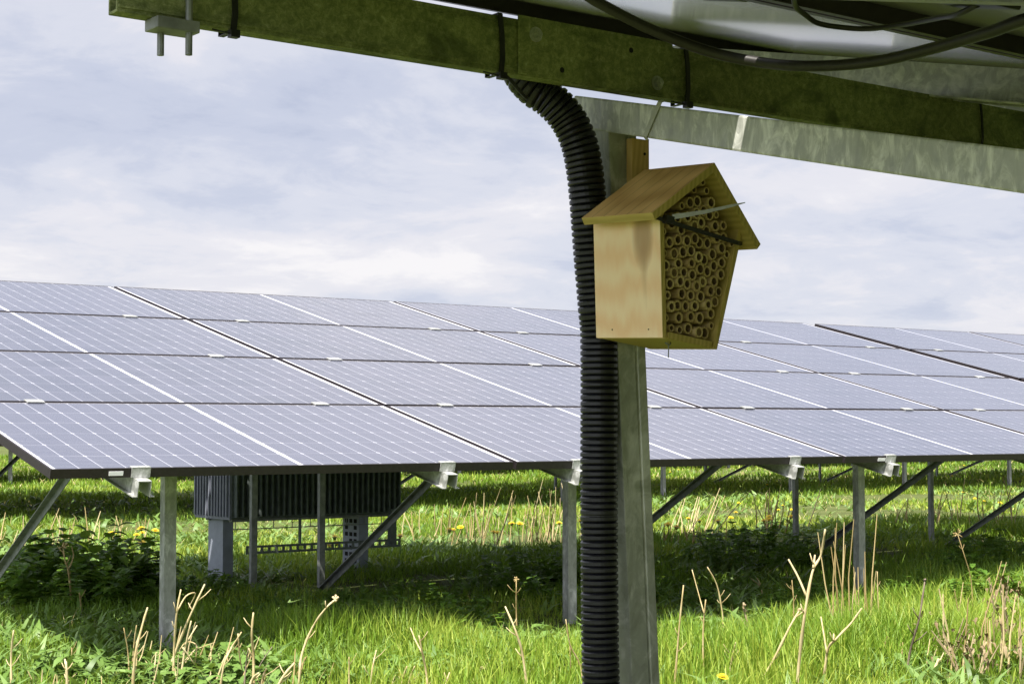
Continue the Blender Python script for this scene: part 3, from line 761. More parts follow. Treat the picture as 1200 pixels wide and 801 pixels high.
def blades(name, mat, x, y, h, wd, lean, tone, segs=3, kind=None):
    n = len(x); lean = np.minimum(lean, 1.5); z = hg(x, y) - .01
    a = rng.uniform(0, 2 * PI, n); fa = a + PI / 2 + rng.normal(0, .5, n)
    ts = np.linspace(0, 1, segs + 1); V = []
    for t in ts[:-1]:
        off = lean * h * t ** 2; hz = h * (t - .25 * (lean ** 2) * t ** 2)
        cxp = x + np.cos(fa) * off; cyp = y + np.sin(fa) * off; ww = wd * .5 * (1 - .55 * t ** 1.5)
        V.append(np.stack([cxp - np.cos(a) * ww, cyp - np.sin(a) * ww, z + hz], 1)); V.append(np.stack([cxp + np.cos(a) * ww, cyp + np.sin(a) * ww, z + hz], 1))
    V.append(np.stack([x + np.cos(fa) * lean * h, y + np.sin(fa) * lean * h, z + h * (1 - .25 * lean ** 2)], 1))
    k = 2 * segs + 1
    V = np.stack(V, 1).reshape(-1, 3)
    base = (np.arange(n) * k)[:, None]
    quads = np.concatenate([base + np.array([2 * i, 2 * i + 1, 2 * i + 3, 2 * i + 2]) for i in range(segs - 1)], 1).reshape(n, segs - 1, 4)
    tri = base + np.array([2 * segs - 2, 2 * segs - 1, 2 * segs])
    loops = np.concatenate([quads.reshape(n, -1), tri], 1).reshape(-1)
    sizes = np.tile(np.array([4] * (segs - 1) + [3]), n)
    me = bpy.data.meshes.new(name); me.vertices.add(len(V)); me.vertices.foreach_set('co', V.ravel().astype(np.float32))
    me.loops.add(len(loops)); me.loops.foreach_set('vertex_index', loops.astype(np.int32))
    me.polygons.add(len(sizes)); st = np.concatenate([[0], np.cumsum(sizes)[:-1]]); me.polygons.foreach_set('loop_start', st.astype(np.int32)); me.polygons.foreach_set('loop_total', sizes.astype(np.int32))
    me.update(); at = me.attributes.new('tone', 'FLOAT', 'POINT'); at.data.foreach_set('value', np.repeat(tone, k).astype(np.float32))
    me.materials.append(mat); o = bpy.data.objects.new(name, me); COL.objects.link(o)
    if kind: o['kind'] = kind
    return o
TALL = ((1035, 785, .5, .09), (1075, 785, .45, .09), (1120, 780, .5, .08), (960, 790, .5, .05), (1000, 785, .4, .05), (755 + 60, 790, .4, .06), (700, 790, .5, .08), (600, 800, .4, .06), (330, 765, .35, .12), (420, 760, .5, .09), (495, 745, .3, .10), (25, 760, .5, .09), (885, 790, .5, .07), (1170, 740, .6, .08), (240, 655, .8, .08), (700, 640, .9, .08))
X = []; Y = []; HH = []; WW = []; LE = []; TO = []
for (q0, q1, dens, w0, hs) in ((4.6, 7.5, 3600, .0042, 1.0), (7.5, 11, 2300, .0055, 1.0), (11, 17, 1100, .009, 1.0), (17, 27, 430, .016, 1.0), (27, 50, 110, .03, 1.0)):
    x, y, q = scatter(q0, q1, dens)
    patch = vnoise(x, y, .55, 3) * .6 + vnoise(x, y, .17, 4) * .4
    pn = vnoise(x + 50, y + 20, 1.6, 5)
    keep = rng.random(len(x)) < np.clip(.35 + 1.3 * patch, 0, 1); x, y, patch, pn, q = x[keep], y[keep], patch[keep], pn[keep], q[keep]
    h = (.030 + .115 * patch ** 1.7 + .035 * pn) * rng.uniform(.55, 1.4, len(x))
    fr = np.clip((.25 - y) / 1.2, 0, 1)                                    # sunny strip in front: taller
    h *= 1 + .22 * fr * np.clip((x - 1.5) / 3, 0, 1) - .25 * fr * np.clip((1.0 - x) / 2, 0, 1)
    h *= np.where((y > 4.6) & (y < 9.0), .62, 1.0)
    for (px_, py_, rad_, up_) in TALL:
        c_ = on_ground(px_, py_); dd_ = np.hypot(x - c_.x, y - c_.y); h = np.where(dd_ < rad_, h + up_ * (1 - dd_ / rad_) * rng.uniform(.5, 1.1, len(x)), h)
    for (px_, py_, rad_) in ((189, 772, .55), (189, 790, .5), (661, 742, .45), (661, 760, .4), (270, 690, .6), (435, 690, .6), (370, 700, .5)):
        c_ = on_ground(px_, py_); dd_ = np.hypot(x - c_.x, y - c_.y); h = np.where(dd_ < rad_, h * (.30 + .7 * (dd_ / rad_) ** 2), h)
    bare = np.clip((vnoise(x + 31, y + 11, .75, 21) - .60) * 6, 0, 1)
    h = h * (1 - .72 * bare)
    h = np.minimum(h, .36)
    X.append(x); Y.append(y); HH.append(h); WW.append(w0 * rng.uniform(.7, 1.4, len(x)) * np.where(h > .2, 1.15, 1)); LE.append(np.clip(rng.normal(.38, .22, len(x)), 0, 1.0))
    TO.append(np.clip(.15 + .55 * vnoise(x + 9, y, .9, 8) + .25 * (vnoise(x, y + 30, 3.0, 9) - .4) + rng.normal(0, .16, len(x)) + .10 * fr + np.where((y > 4.6) & (y < 9.0), .22, 0), 0, 1))
g = blades('meadow_grass', MAT['grass'], *[np.concatenate(a) for a in (X, Y, HH, WW, LE, TO)], kind='stuff')
g['label'] = 'bright green meadow grass growing under and around the panel tables'
# small round-leaved ground cover between the blades
X = []; Y = []; HH = []; WW = []; LE = []; TO = []
for (q0, q1, dens, w0) in ((4.6, 8, 900, .020), (8, 14, 560, .026), (14, 24, 130, .036)):
    x, y, q = scatter(q0, q1, dens); pn = vnoise(x + 61, y + 17, .9, 33) * .6 + vnoise(x, y, .3, 34) * .4; keep = rng.random(len(x)) < np.clip((pn - .36) * 5, 0, 1) * np.where((y > .1) & (y < 4.8), 1.0, .75) * np.where((x > 3.2) & (y < 0), .45, 1.0); x, y = x[keep], y[keep]
    X.append(x); Y.append(y); HH.append(rng.uniform(.04, .13, len(x))); WW.append(w0 * rng.uniform(.6, 1.5, len(x))); LE.append(rng.uniform(.6, 1.5, len(x))); TO.append(np.clip(rng.normal(.45, .25, len(x)), 0, 1))
g = blades('ground_leaves', MAT['broad_light'], *[np.concatenate(a) for a in (X, Y, HH, WW, LE, TO)], kind='stuff')
g['label'] = 'small broad green leaves of low ground cover among the grass'
# dry straw among it
X = []; Y = []; HH = []; WW = []; LE = []; TO = []
for (q0, q1, dens, w0) in ((4.6, 8, 120, .0025), (8, 14, 70, .0035), (14, 24, 45, .006), (24, 48, 24, .015)):
    x, y, q = scatter(q0, q1, dens); pn = vnoise(x + 5, y + 70, .8, 15); pl = np.clip((pn - .42) * 4, 0, 1); pl = np.maximum(pl, np.where((y > 5) & (y < 9.2), .75, 0)); pl = np.maximum(pl, np.where(y > 14, .9, 0)); keep = rng.random(len(x)) < pl
    x, y = x[keep], y[keep]
    X.append(x); Y.append(y); HH.append(rng.uniform(.03, .13, len(x))); WW.append(w0 * rng.uniform(.6, 1.3, len(x))); LE.append(rng.uniform(.5, 1.3, len(x))); TO.append(rng.random(len(x)))
g = blades('dry_grass', MAT['straw'], *[np.concatenate(a) for a in (X, Y, HH, WW, LE, TO)], kind='stuff')
g['label'] = 'thin straw coloured dry grass blades scattered through the meadow'

def set_tone(me, fn):
    at = me.attributes.new('tone', 'FLOAT', 'POINT'); at.data.foreach_set('value', np.array([fn(i) for i in range(len(me.vertices))], dtype=np.float32))
# leafy weeds: a few kinds, copied around
def leaf(m, base, dirv, ln, wd, droop, tones, tone, fold=.25):
    dirv = Vector(dirv).normalized(); side = dirv.cross(Vector((0, 0, 1))).normalized(); upv = side.cross(dirv); n = 5; vs = []
    for i in range(n + 1):
        t = i / n; c = base + dirv * ln * t - Vector((0, 0, 1)) * droop * ln * t * t; ww = wd * .5 * math.sin(PI * min(1, (t * .88 + .10))) ** .8 * (1.15 - .5 * t)
        jag = 1 + (.18 if i % 2 else -.08)
        vs += [c - side * ww * jag + upv * ww * fold, c, c + side * ww * jag + upv * ww * fold]
    fs = []
    for i in range(n):
        a = i * 3; fs += [(a, a + 1, a + 4, a + 3), (a + 1, a + 2, a + 5, a + 4)]
    b = len(m.v); m.add(vs, fs); tones += [tone] * len(vs)
def weed(seed, hgt_, spread, nst, lsize, mat):
    R_ = random.Random(seed); m = MB(); tones = []
    for s_ in range(nst):
        a = R_.uniform(0, 2 * PI); rr_ = spread * math.sqrt(R_.random()) * .6; b0 = Vector((math.cos(a) * rr_, math.sin(a) * rr_, -.02))
        hh = hgt_ * R_.uniform(.45, 1.0) * (1 - .35 * rr_ / spread); top = b0 + Vector((math.cos(a) * spread * .35, math.sin(a) * spread * .35, hh))
        n0 = len(m.v); m.tube([b0, b0.lerp(top, .5) + Vector((R_.uniform(-.01, .01), R_.uniform(-.01, .01), .01)), top], [.003, .0025, .0015], 4); tones += [R_.uniform(.3, .6)] * (len(m.v) - n0)
        nl_ = max(3, int(hh / .035))
        for k in range(nl_):
            t = .2 + .8 * (k + .5) / nl_; p = b0.lerp(top, t); an = R_.uniform(0, 2 * PI)
            for q in range(2):
                al = an + q * PI + R_.uniform(-.3, .3)
                leaf(m, p, (math.cos(al), math.sin(al), R_.uniform(-.1, .9)), lsize * R_.uniform(.6, 1.15) * (1.15 - .4 * t), lsize * .62 * R_.uniform(.7, 1.1), R_.uniform(.15, .55), tones, min(1, max(0, R_.gauss(.45, .25))))
    me = bpy.data.meshes.new('leafy_weed'); me.from_pydata(m.v, [], m.f); me.materials.append(mat)
    at = me.attributes.new('tone', 'FLOAT', 'POINT'); at.data.foreach_set('value', np.array(tones, dtype=np.float32))
    return me
WM = {'big': [weed(i, .42, .26, 22, .105, MAT['broad']) for i in range(3)],
      'mid': [weed(10 + i, .24, .18, 14, .072, MAT['broad']) for i in range(3)],
      'low': [weed(20 + i, .14, .20, 13, .080, MAT['broad_light']) for i in range(3)]}
def put(kind, x, y, sc, lab, cat, group, zoff=0):
    me = random.choice(WM[kind]); o = bpy.data.objects.new('leafy_weed', me); COL.objects.link(o)
    o.location = (x, y, hgt(x, y) + zoff); o.rotation_euler = (0, 0, random.uniform(0, 6.28)); o.scale = (sc, sc, sc * random.uniform(.85, 1.1))
    return tag(o, lab, cat, group)
gp = lambda x, y: on_ground(x, y)
def beyond(px, py): # ground point behind a pixel where foliage of ~.1 m hides the soil
    return on_ground(px, py, .05)
for (px, py, sc) in ((28, 700, 1.0), (62, 705, 1.12), (95, 702, 1.15), (130, 708, 1.05), (160, 706, .85), (45, 715, .8), (110, 722, .75)):
    p = gp(px, py); put('big', p.x, p.y, sc, 'one of the tall dark bushy weeds under the left end of the panels', 'weed', 'tall dark weeds at left under the panels')
for (px, py, sc) in ((205, 700, .8), (232, 690, .9), (262, 705, .9), (190, 715, .8), (310, 712, .6)):
    p = gp(px, py); put('mid', p.x, p.y, sc, 'dark leafy weed in the shade between the left post and the inverter legs', 'weed', 'dark weeds beside the left post')
for (px, py, sc) in ((598, 690, 1.2), (630, 688, 1.25), (652, 684, 1.1), (612, 700, 1.0), (640, 705, 1.0), (580, 700, .9)):
    p = gp(px, py); put('mid', p.x, p.y, sc, 'dark leafy weed in the shade left of the second front post', 'weed', 'dark weeds left of the second front post')
for (px, py, sc) in ((850, 660, 1.3), (875, 655, 1.45), (902, 655, 1.4), (925, 660, 1.2), (830, 668, 1.0), (888, 672, 1.1), (950, 668, 1.0), (1150, 668, 1.2), (1180, 660, 1.3), (1120, 680, .9), (1165, 700, .9)):
    p = gp(px, py); put('mid', p.x, p.y, sc, 'dark leafy weed in the shade under the right half of the panels', 'weed', 'dark weeds under the right half of the panels')
for (px, py, sc) in ((455, 735, 1.1), (500, 738, 1.1), (545, 733, 1.0), (420, 742, .9), (560, 745, 1.0)):
    p = gp(px, py); put('mid', p.x, p.y, sc * .8, 'dim broad leaved plant at the front of the shade in the middle', 'weed', 'dim broad leaved plants in the middle shade')
for (px, py, sc) in ((548, 775, .9), (572, 768, 1.1), (600, 762, 1.1), (628, 758, 1.1), (660, 760, 1.1), (585, 785, 1.0), (610, 790, .9), (640, 775, 1.0), (670, 772, .9), (535, 790, .9)):
    p = gp(px, py); put('low', p.x, p.y, sc * .85, 'sunlit pale green leafy plant just left of the corrugated conduit', 'weed', 'sunlit leafy plants left of the conduit')
for (px, py, sc) in ((790, 745, 1), (812, 742, 1.1), (840, 745, 1.1), (868, 745, 1.1), (900, 742, 1.0), (825, 760, 1), (855, 765, .9), (930, 745, .9), (800, 775, .9), (880, 770, .8), (840, 785, .8)):
    p = gp(px, py); put('low', p.x, p.y, sc * .85, 'sunlit pale green leafy plant just right of the near post', 'weed', 'sunlit leafy plants right of the near post')
for (px, py, sc) in ((215, 795, 1), (250, 790, 1.1), (290, 795, 1.1), (180, 800, 1), (330, 800, .9), (400, 798, .8), (270, 805, 1), (120, 805, .8), (460, 800, .8)):
    p = gp(px, py); put('low', p.x, p.y, sc * .85, 'sunlit leafy plant at the lower left among the straw stalks', 'weed', 'sunlit leafy plants at lower left')
for (px, py, sc) in ((1010, 790, .9), (1050, 795, 1), (1090, 790, 1), (1130, 785, 1), (1170, 790, 1), (1195, 770, .9), (1150, 765, .8)):
    p = gp(px, py); put('low', p.x, p.y, sc * .8, 'sunlit leafy plant at the lower right beneath the withered weeds', 'weed', 'sunlit leafy plants at lower right')

for (px, py, sc) in ((330, 720, .7), (375, 728, .7), (480, 705, .9), (520, 712, .9), (440, 712, .8), (555, 715, .8), (350, 745, .6), (300, 740, .6), (395, 715, .6)):
    p = gp(px, py); put('mid', p.x, p.y, sc * .8, 'shaded nettle like weed below the inverter', 'weed', 'shaded nettle like weeds below the inverter')
for (px, py, sc) in ((790, 700, .8), (815, 705, .8), (845, 705, .8), (990, 712, .7), (1050, 700, .8), (1085, 690, .9), (915, 705, .8), (960, 700, .8), (1130, 705, .8), (1190, 700, .9), (770, 690, .8)):
    p = gp(px, py); put('mid', p.x, p.y, sc * .8, 'shaded weed near the front of the shadow at right', 'weed', 'shaded weeds along the front of the shadow at right')
for (px, py, sc) in ((700, 780, .9), (640, 795, .9), (500, 790, .9), (440, 785, .7), (950, 790, .8), (905, 780, .8), (360, 790, .8), (70, 790, .9), (150, 785, .8)):
    p = gp(px, py); put('low', p.x, p.y, sc * .9, 'sunlit leafy plant spread over the front grass', 'weed', 'sunlit leafy plants spread over the front grass')

# dead stalks: pixel polylines stood upright at a measured spot of the ground
def stalk_obj(name, base_px, pts_px, th, mat, label, group, head=None, tone=.6, cat='dead stalk', branches=()):
    th *= .66
    # base_px: where it meets the ground (may be below the frame); the stalk stands in the plane facing the view at that spot
    b = gp(*base_px); depth = (b - CAM).dot(fw)
    m = MB()
    def P3(p, k=0): return at_depth(p[0], p[1], depth + k)
    pts = [b - Vector((0, 0, .03))] + [P3(p, .02 * math.sin(i * 2.1 + base_px[0])) for i, p in enumerate(pts_px)]
    sp = smooth_path(pts, 4); n = len(sp)
    m.tube(sp, [th * (1 - .45 * i / n) * (1.35 if i % 4 == 2 else 1 + .08 * math.sin(i * 1.9)) for i in range(n)], 6)
    for k in range(random.choice((1, 2, 3)) if n > 8 else 0):
        i = random.randrange(n // 3, n - 2); p0_ = sp[i]; dv = (sp[i + 1] - sp[i - 1]).normalized() + RT * random.choice((-1, 1)) * random.uniform(.5, 1.1) + Vector((0, random.uniform(-.4, .4), 0))
        l_ = random.uniform(.012, .045); m.tube([p0_, p0_ + dv * l_ * .6, p0_ + dv * l_ + Vector((0, 0, .006))], [th * .55, th * .42, th * .25], 5)
    for br in branches:
        q = [P3(p, .03 * j) for j, p in enumerate(br)]; sp = smooth_path(q, 4); n = len(sp); m.tube(sp, [th * .75 * (1 - .4 * i / n) for i in range(n)], 6)
    if head:
        c = pts[-1]
        for k in range(9):
            dv = Vector((random.gauss(0, 1), random.gauss(0, 1), random.gauss(.3, 1))).normalized(); m.tube([c, c + dv * head * random.uniform(.3, .6)], [th * .6, th * .9], 5)
    o = m.build(name, mat, smooth=True)
    o.data.transform(Matrix.Translation(-b)); o.location = b
    set_tone(o.data, lambda i: min(1, max(0, tone + .18 * math.sin(i * .37) + random.uniform(-.08, .08))))
    return tag(o, label, cat, group)
ST = [ # base, points, thickness, material, label, head, tone, branches
 ((14, 812), [(13, 770), (16, 738)], .0065, 'stalk', 'pale thick dead stalk standing alone at the far lower left edge', None, .9, ()),
 ((80, 830), [(78, 785), (76, 772)], .008, 'stalk', 'short thick cut stalk low at the bottom left', None, .9, ()),
 ((83, 722), [(83, 695), (80, 668), (76, 655), (74, 640)], .0085, 'stalk', 'thick brown dead stem standing before the dark bushy weeds', .05, .45, ([(80, 668), (86, 652), (84, 640)],)),
 ((97, 735), [(95, 710), (93, 694)], .006, 'stalk', 'short tan stalk just right of the thick brown stem', None, .4, ()),
 ((155, 812), [(158, 770), (166, 735), (173, 711)], .0075, 'stalk', 'tall straight straw stalk leaning right, left of the first post', None, .75, ()),
 ((152, 800), [(150, 765), (145, 735)], .004, 'stalk', 'thin straw stalk leaning left beside the tall straight one', None, .5, ()),
 ((154, 790), [(157, 755), (160, 732)], .0045, 'stalk', 'thin straw stalk between its two neighbours left of the first post', None, .6, ()),
 ((82, 790), [(84, 768), (84, 758)], .004, 'stalk', 'small short stalk in the shade at lower left', None, .4, ()),
 ((203, 800), [(204, 760), (207, 718), (212, 690)], .0065, 'stalk', 'upright straw stalk of the clump right beside the first post', None, .75, ([(208, 715), (218, 698), (229, 695), (221, 712)],)),
 ((190, 798), [(205, 765), (221, 725), (240, 684)], .0075, 'stalk', 'longest leaning straw stalk of the clump beside the first post', None, .9, ()),
 ((210, 800), [(216, 765), (224, 727)], .0065, 'stalk', 'bright straw stalk in the heart of the clump beside the first post', None, .95, ([(217, 755), (231, 732)], [(214, 758), (228, 778)])),
 ((224, 795), [(230, 765), (229, 754), (218, 752), (211, 760)], .0042, 'stalk', 'bent straw stalk curling over in the clump beside the first post', None, .6, ([(230, 760), (252, 752)],)),
 ((178, 798), [(178, 775), (184, 764)], .005, 'stalk', 'short straw stub at the foot of the first post', None, .7, ()),
 ((297, 815), [(297, 770), (295, 742), (297, 717)], .0075, 'stalk', 'straight upright orange tan stalk between the first post and the curved one', None, .7, ()),
 ((296, 800), [(303, 782), (319, 757)], .0035, 'stalk_dark', 'thin grey twig leaning right by the upright tan stalk', None, .7, ()),
 ((285, 810), [(288, 780), (291, 760)], .0042, 'stalk_dark', 'thin grey twig just left of the upright tan stalk', None, .6, ()),
 ((248, 806), [(262, 775), (283, 740)], .006, 'stalk', 'diagonal straw stalk leaning right at lower left', None, .7, ([(279, 742), (281, 770), (284, 785)],)),
 ((256, 815), [(262, 780), (272, 757)], .0055, 'stalk', 'pale stalk behind the diagonal one at lower left', None, .85, ()),
 ((350, 812), [(351, 790), (354, 765), (366, 735), (382, 712), (393, 702)], .0072, 'stalk', 'curved dead stalk with a seed head bending right at lower left', .03, .85, ([(353, 770), (352, 790)],)),
 ((318, 812), [(330, 795), (345, 776)], .0085, 'stalk', 'short thick stalk lying slanted left of the curved one', None, .9, ()),
 ((285, 816), [(295, 797), (303, 788)], .009, 'stalk', 'thick white cut stalk at the bottom edge', None, 1.0, ()),
 ((302, 812), [(307, 797), (312, 782)], .006, 'stalk', 'short tan stalk beside the thick white one', None, .7, ()),
 ((409, 815), [(409, 785), (409, 769)], .0042, 'stalk', 'thin upright stalk standing in the grass left of centre', None, .6, ()),
 ((432, 812), [(436, 785), (441, 761)], .0048, 'stalk', 'thin leaning stalk right of the thin upright one', None, .75, ()),
 ((504, 818), [(499, 785), (494, 760), (491, 744)], .0062, 'stalk', 'tall forked stalk in front of the middle shade', None, .75, ([(495, 765), (487, 750), (481, 735)],)),
 ((466, 812), [(472, 795), (477, 780)], .005, 'stalk', 'left one of the two small parallel stalks left of the forked one', None, .7, ()),
 ((474, 812), [(480, 795), (486, 780)], .005, 'stalk', 'right one of the two small parallel stalks left of the forked one', None, .8, ()),
 ((519, 815), [(523, 800), (527, 787)], .0055, 'stalk', 'small slanted stalk right of the forked one', None, .9, ()),
 ((550, 800), [(558, 790), (565, 782)], .0055, 'stalk', 'short stalk with a blunt tip slanting right near the leafy plants', .012, .85, ()),
 ((606, 745), [(605, 715), (605, 690), (605, 678)], .0052, 'stalk', 'straight brown stalk rising from the middle shade', .03, .35, ()),
 ((619, 815), [(613, 770), (604, 738), (592, 710)], .0068, 'stalk', 'long pale stalk leaning left across the brown one', None, .8, ()),
 ((686, 815), [(680, 780), (668, 755), (663, 725)], .0045, 'stalk', 'thin curved stalk between the second front post and the conduit', None, .6, ([(668, 755), (669, 790)],)),
 ((789, 815), [(795, 745), (801, 685)], .0055, 'stalk', 'tall tan stalk standing first right of the near post', None, .65, ()),
 ((824, 800), [(824, 740), (827, 702)], .0055, 'stalk', 'tall forked tan stalk right of the first one', None, .65, ([(825, 718), (820, 700), (811, 667)],)),
 ((849, 740), [(846, 715), (840, 685), (829, 664)], .0062, 'stalk', 'bent tan stalk leaning left behind the forked one', None, .7, ()),
 ((880, 748), [(876, 730), (871, 712)], .0075, 'withered', 'short withered umbel stub in the grass', .05, .9, ()),
 ((851, 800), [(857, 775), (862, 752)], .0048, 'stalk', 'small leaning stalk low right of the near post', None, .8, ()),
 ((894, 695), [(891, 685), (887, 677)], .0055, 'stalk', 'tiny stalk standing in the shade', None, .6, ()),
 ((877, 812), [(905, 775), (925, 735), (937, 714)], .0078, 'stalk', 'long thick stalk slanting right across the sunny grass', .012, .75, ()),
 ((932, 830), [(936, 780), (943, 720), (952, 670), (962, 650), (967, 620)], .0085, 'stalk', 'tallest pale branched stalk in the right foreground', None, .9, ([(945, 698), (935, 675), (924, 655)], [(953, 665), (955, 650)])),
 ((930, 735), [(930, 705), (928, 679)], .0048, 'stalk', 'short brown stalk just left of the tallest branched one', None, .3, ()),
 ((964, 818), [(969, 765), (980, 748), (997, 730), (1010, 712)], .0075, 'stalk', 'forked stalk with one arm reaching right to the straw tuft', None, .75, ([(969, 765), (965, 740), (962, 722)], [(977, 752), (977, 742)])),
 ((1058, 812), [(1066, 765), (1077, 725), (1084, 679)], .007, 'stalk_dark', 'dark upright twig with a pale blunt tip in the right foreground', .010, .35, ()),
 ((1091, 812), [(1094, 790), (1100, 771)], .009, 'stalk', 'thick white cut stalk stub at lower right', None, 1.0, ()),
 ((1140, 715), [(1138, 680), (1130, 650), (1122, 625)], .0045, 'stalk', 'thin dry reddish stem in the shade below the rightmost brace', .06, .3, ()),
 ((1031, 745), [(1029, 705), (1028, 669)], .0048, 'stalk', 'single thin tan stalk right of the straw tuft', None, .6, ([(1029, 722), (1031, 735)],)),
]
for (b, pts, th, mt, lab, head, tn_, brs) in ST:
    stalk_obj('dead_stalk', b, pts, th, MAT[mt], lab, 'dead stalks standing in the meadow', head, tn_, branches=brs)

# straw tufts: one mesh of thin stems each
def tuft(base_px, n, hgt_, spread, lean, label, tone=.6, thick=.003, mat='stalk', name='straw_tuft', var=.18):
    b = gp(*base_px); m = MB(); tones = []
    for k in range(n):
        p = Vector((random.gauss(0, spread), random.gauss(0, spread), -.02)); h = hgt_ * random.uniform(.45, 1)
        dx, dy = random.gauss(lean, var) * h, random.gauss(0, var) * h
        n0 = len(m.v); t = Vector((dx, dy, h))
        m.tube([p, p + t * .5 + Vector((random.gauss(0, .01), random.gauss(0, .01), 0)), p + t], [thick, thick * .85, thick * .5], 5); tones += [min(1, max(0, random.gauss(tone, .2)))] * (len(m.v) - n0)
    me = bpy.data.meshes.new(name); me.from_pydata(m.v, [], m.f); me.materials.append(MAT[mat])
    at = me.attributes.new('tone', 'FLOAT', 'POINT'); at.data.foreach_set('value', np.array(tones, dtype=np.float32))
    o = bpy.data.objects.new(name, me); COL.objects.link(o); o.location = (b.x, b.y, hgt(b.x, b.y))
    return tag(o, label, 'straw tuft', 'tufts of dry straw')
tuft((1000, 735), 16, .60, .05, -.02, 'tall upright straw tuft in front of the third front post', .45, .0036, var=.07)
tuft((212, 790), 16, .20, .09, .25, 'tangled low straw tuft at the foot of the first post', .75)
tuft((275, 806), 18, .17, .12, .3, 'scattered straw tuft at the bottom left', .65)
tuft((590, 640), 24, .50, .22, .05, 'wide straw tuft beyond the shade left of the second front post', .7, .004)
tuft((640, 632), 20, .55, .20, .10, 'tall bright straw tuft just left of the top of the second front post', .75, .004)
tuft((690, 636), 12, .38, .18, .15, 'straw tuft hidden partly by the conduit', .7, .004)
tuft((540, 630), 20, .36, .22, .05, 'sparse straw tuft right of the inverter', .6, .005)
tuft((812, 626), 13, .42, .10, .45, 'pale slanting straw tuft beside the brace right of the near post', .9, .0055)
tuft((790, 640), 26, .22, .28, .1, 'low straw tuft right of the near post beyond the shade', .55, .006)
tuft((915, 625), 12, .42, .12, .05, 'thin straw tuft left of the thin rear post', .35, .006)
tuft((1160, 618), 14, .50, .30, .1, 'thin tall straw tuft near the right edge beyond the shade', .5, .006)
tuft((1080, 622), 16, .36, .35, .1, 'sparse straw tuft beyond the shade right of the third front post', .6, .006)
tuft((20, 640), 20, .30, .25, .1, 'pale straw tuft beyond the shade at the left edge', .7, .005)
tuft((118, 640), 14, .30, .25, .1, 'sparse straw tuft beyond the dark bushy weeds', .6, .005)
tuft((1060, 800), 9, .14, .12, .3, 'low straw tuft at the bottom right', .75)
tuft((1140, 795), 9, .34, .08, .05, 'straw tuft tangled with withered leaves at lower right', .7, .0042)
tuft((1185, 790), 10, .32, .09, .0, 'straw tuft at the lower right corner', .65, .0042)
tuft((1165, 740), 6, .34, .12, .0, 'thin straw tuft behind the withered weeds', .6, .0038)
tuft((60, 812), 14, .10, .12, .1, 'tiny straw tuft at the bottom left corner', .6, .003)
# withered weeds: crumpled brown leaves on pale stems
def withered(base_px, n, hgt_, spread, label):
    b = gp(*base_px); m = MB(); tones = []
    for k in range(4):
        n0 = len(m.v); t = Vector((random.gauss(0, .06), random.gauss(0, .06), hgt_ * random.uniform(.7, 1))); m.tube([(0, 0, -.02), t * .5 + Vector((.01, 0, 0)), t], [.004, .003, .002], 5); tones += [.95] * (len(m.v) - n0)
    for k in range(n):
        p = Vector((random.gauss(0, spread), random.gauss(0, spread), hgt_ * random.uniform(.35, 1.0)))
        leaf(m, p, (random.gauss(0, 1), random.gauss(0, 1), random.gauss(-.3, .6)), random.uniform(.010, .026), random.uniform(.007, .016), random.uniform(.2, 1.6), tones, random.uniform(.1, .95), random.uniform(-.8, .8))
    me = bpy.data.meshes.new('withered_weed'); me.from_pydata(m.v, [], m.f); me.materials.append(MAT['withered'])
    at = me.attributes.new('tone', 'FLOAT', 'POINT'); at.data.foreach_set('value', np.array(tones, dtype=np.float32))
    o = bpy.data.objects.new('withered_weed', me); COL.objects.link(o); o.location = (b.x, b.y, hgt(b.x, b.y))
    return tag(o, label, 'withered weed', 'withered brown weeds at lower right')
withered((1106, 790), 34, .20, .05, 'drooping brown withered weed left in the lower right corner')
withered((1126, 800), 26, .17, .05, 'brown withered weed just right of the drooping one')
withered((1145, 805), 34, .16, .06, 'low brown withered weed among the straw at lower right')
withered((1185, 775), 44, .33, .03, 'upright brown withered weed at the right edge')
withered((1165, 760), 22, .30, .02, 'small brown seed head standing above the straw at right')
withered((1195, 800), 30, .22, .04, 'brown withered weed in the bottom right corner')

# dandelions
def dandelion_mesh():
    m = MB(); m.tube([(0, 0, -.02), (.003, 0, .06), (0, .002, .115)], .0016, 5, 1)
    for ring_, (n, r0, z, tilt) in enumerate(((18, .019, .115, .1), (14, .014, .118, .35), (9, .008, .120, .8))):
        for k in range(n):
            a = 2 * PI * k / n + ring_ * .2; c, s_ = math.cos(a), math.sin(a); dz = r0 * tilt * .6
            m.add([(c * .001 - s_ * .0012, s_ * .001 + c * .0012, z), (c * .001 + s_ * .0012, s_ * .001 - c * .0012, z), (c * r0 + s_ * .0018, s_ * r0 - c * .0018, z + dz), (c * r0 - s_ * .0018, s_ * r0 + c * .0018, z + dz)], [(0, 1, 2, 3)], 0)
    m.tube([(0, 0, .105), (0, 0, .1165)], [.004, .009], 10, 1)
    me = bpy.data.meshes.new('dandelion'); me.from_pydata(m.v, [], m.f); me.materials.append(MAT['yellow']); me.materials.append(MAT['broad_light']); me.polygons.foreach_set('material_index', m.mi)
    at = me.attributes.new('tone', 'FLOAT', 'POINT'); at.data.foreach_set('value', np.full(len(me.vertices), .6, dtype=np.float32))
    return me
DM = dandelion_mesh()
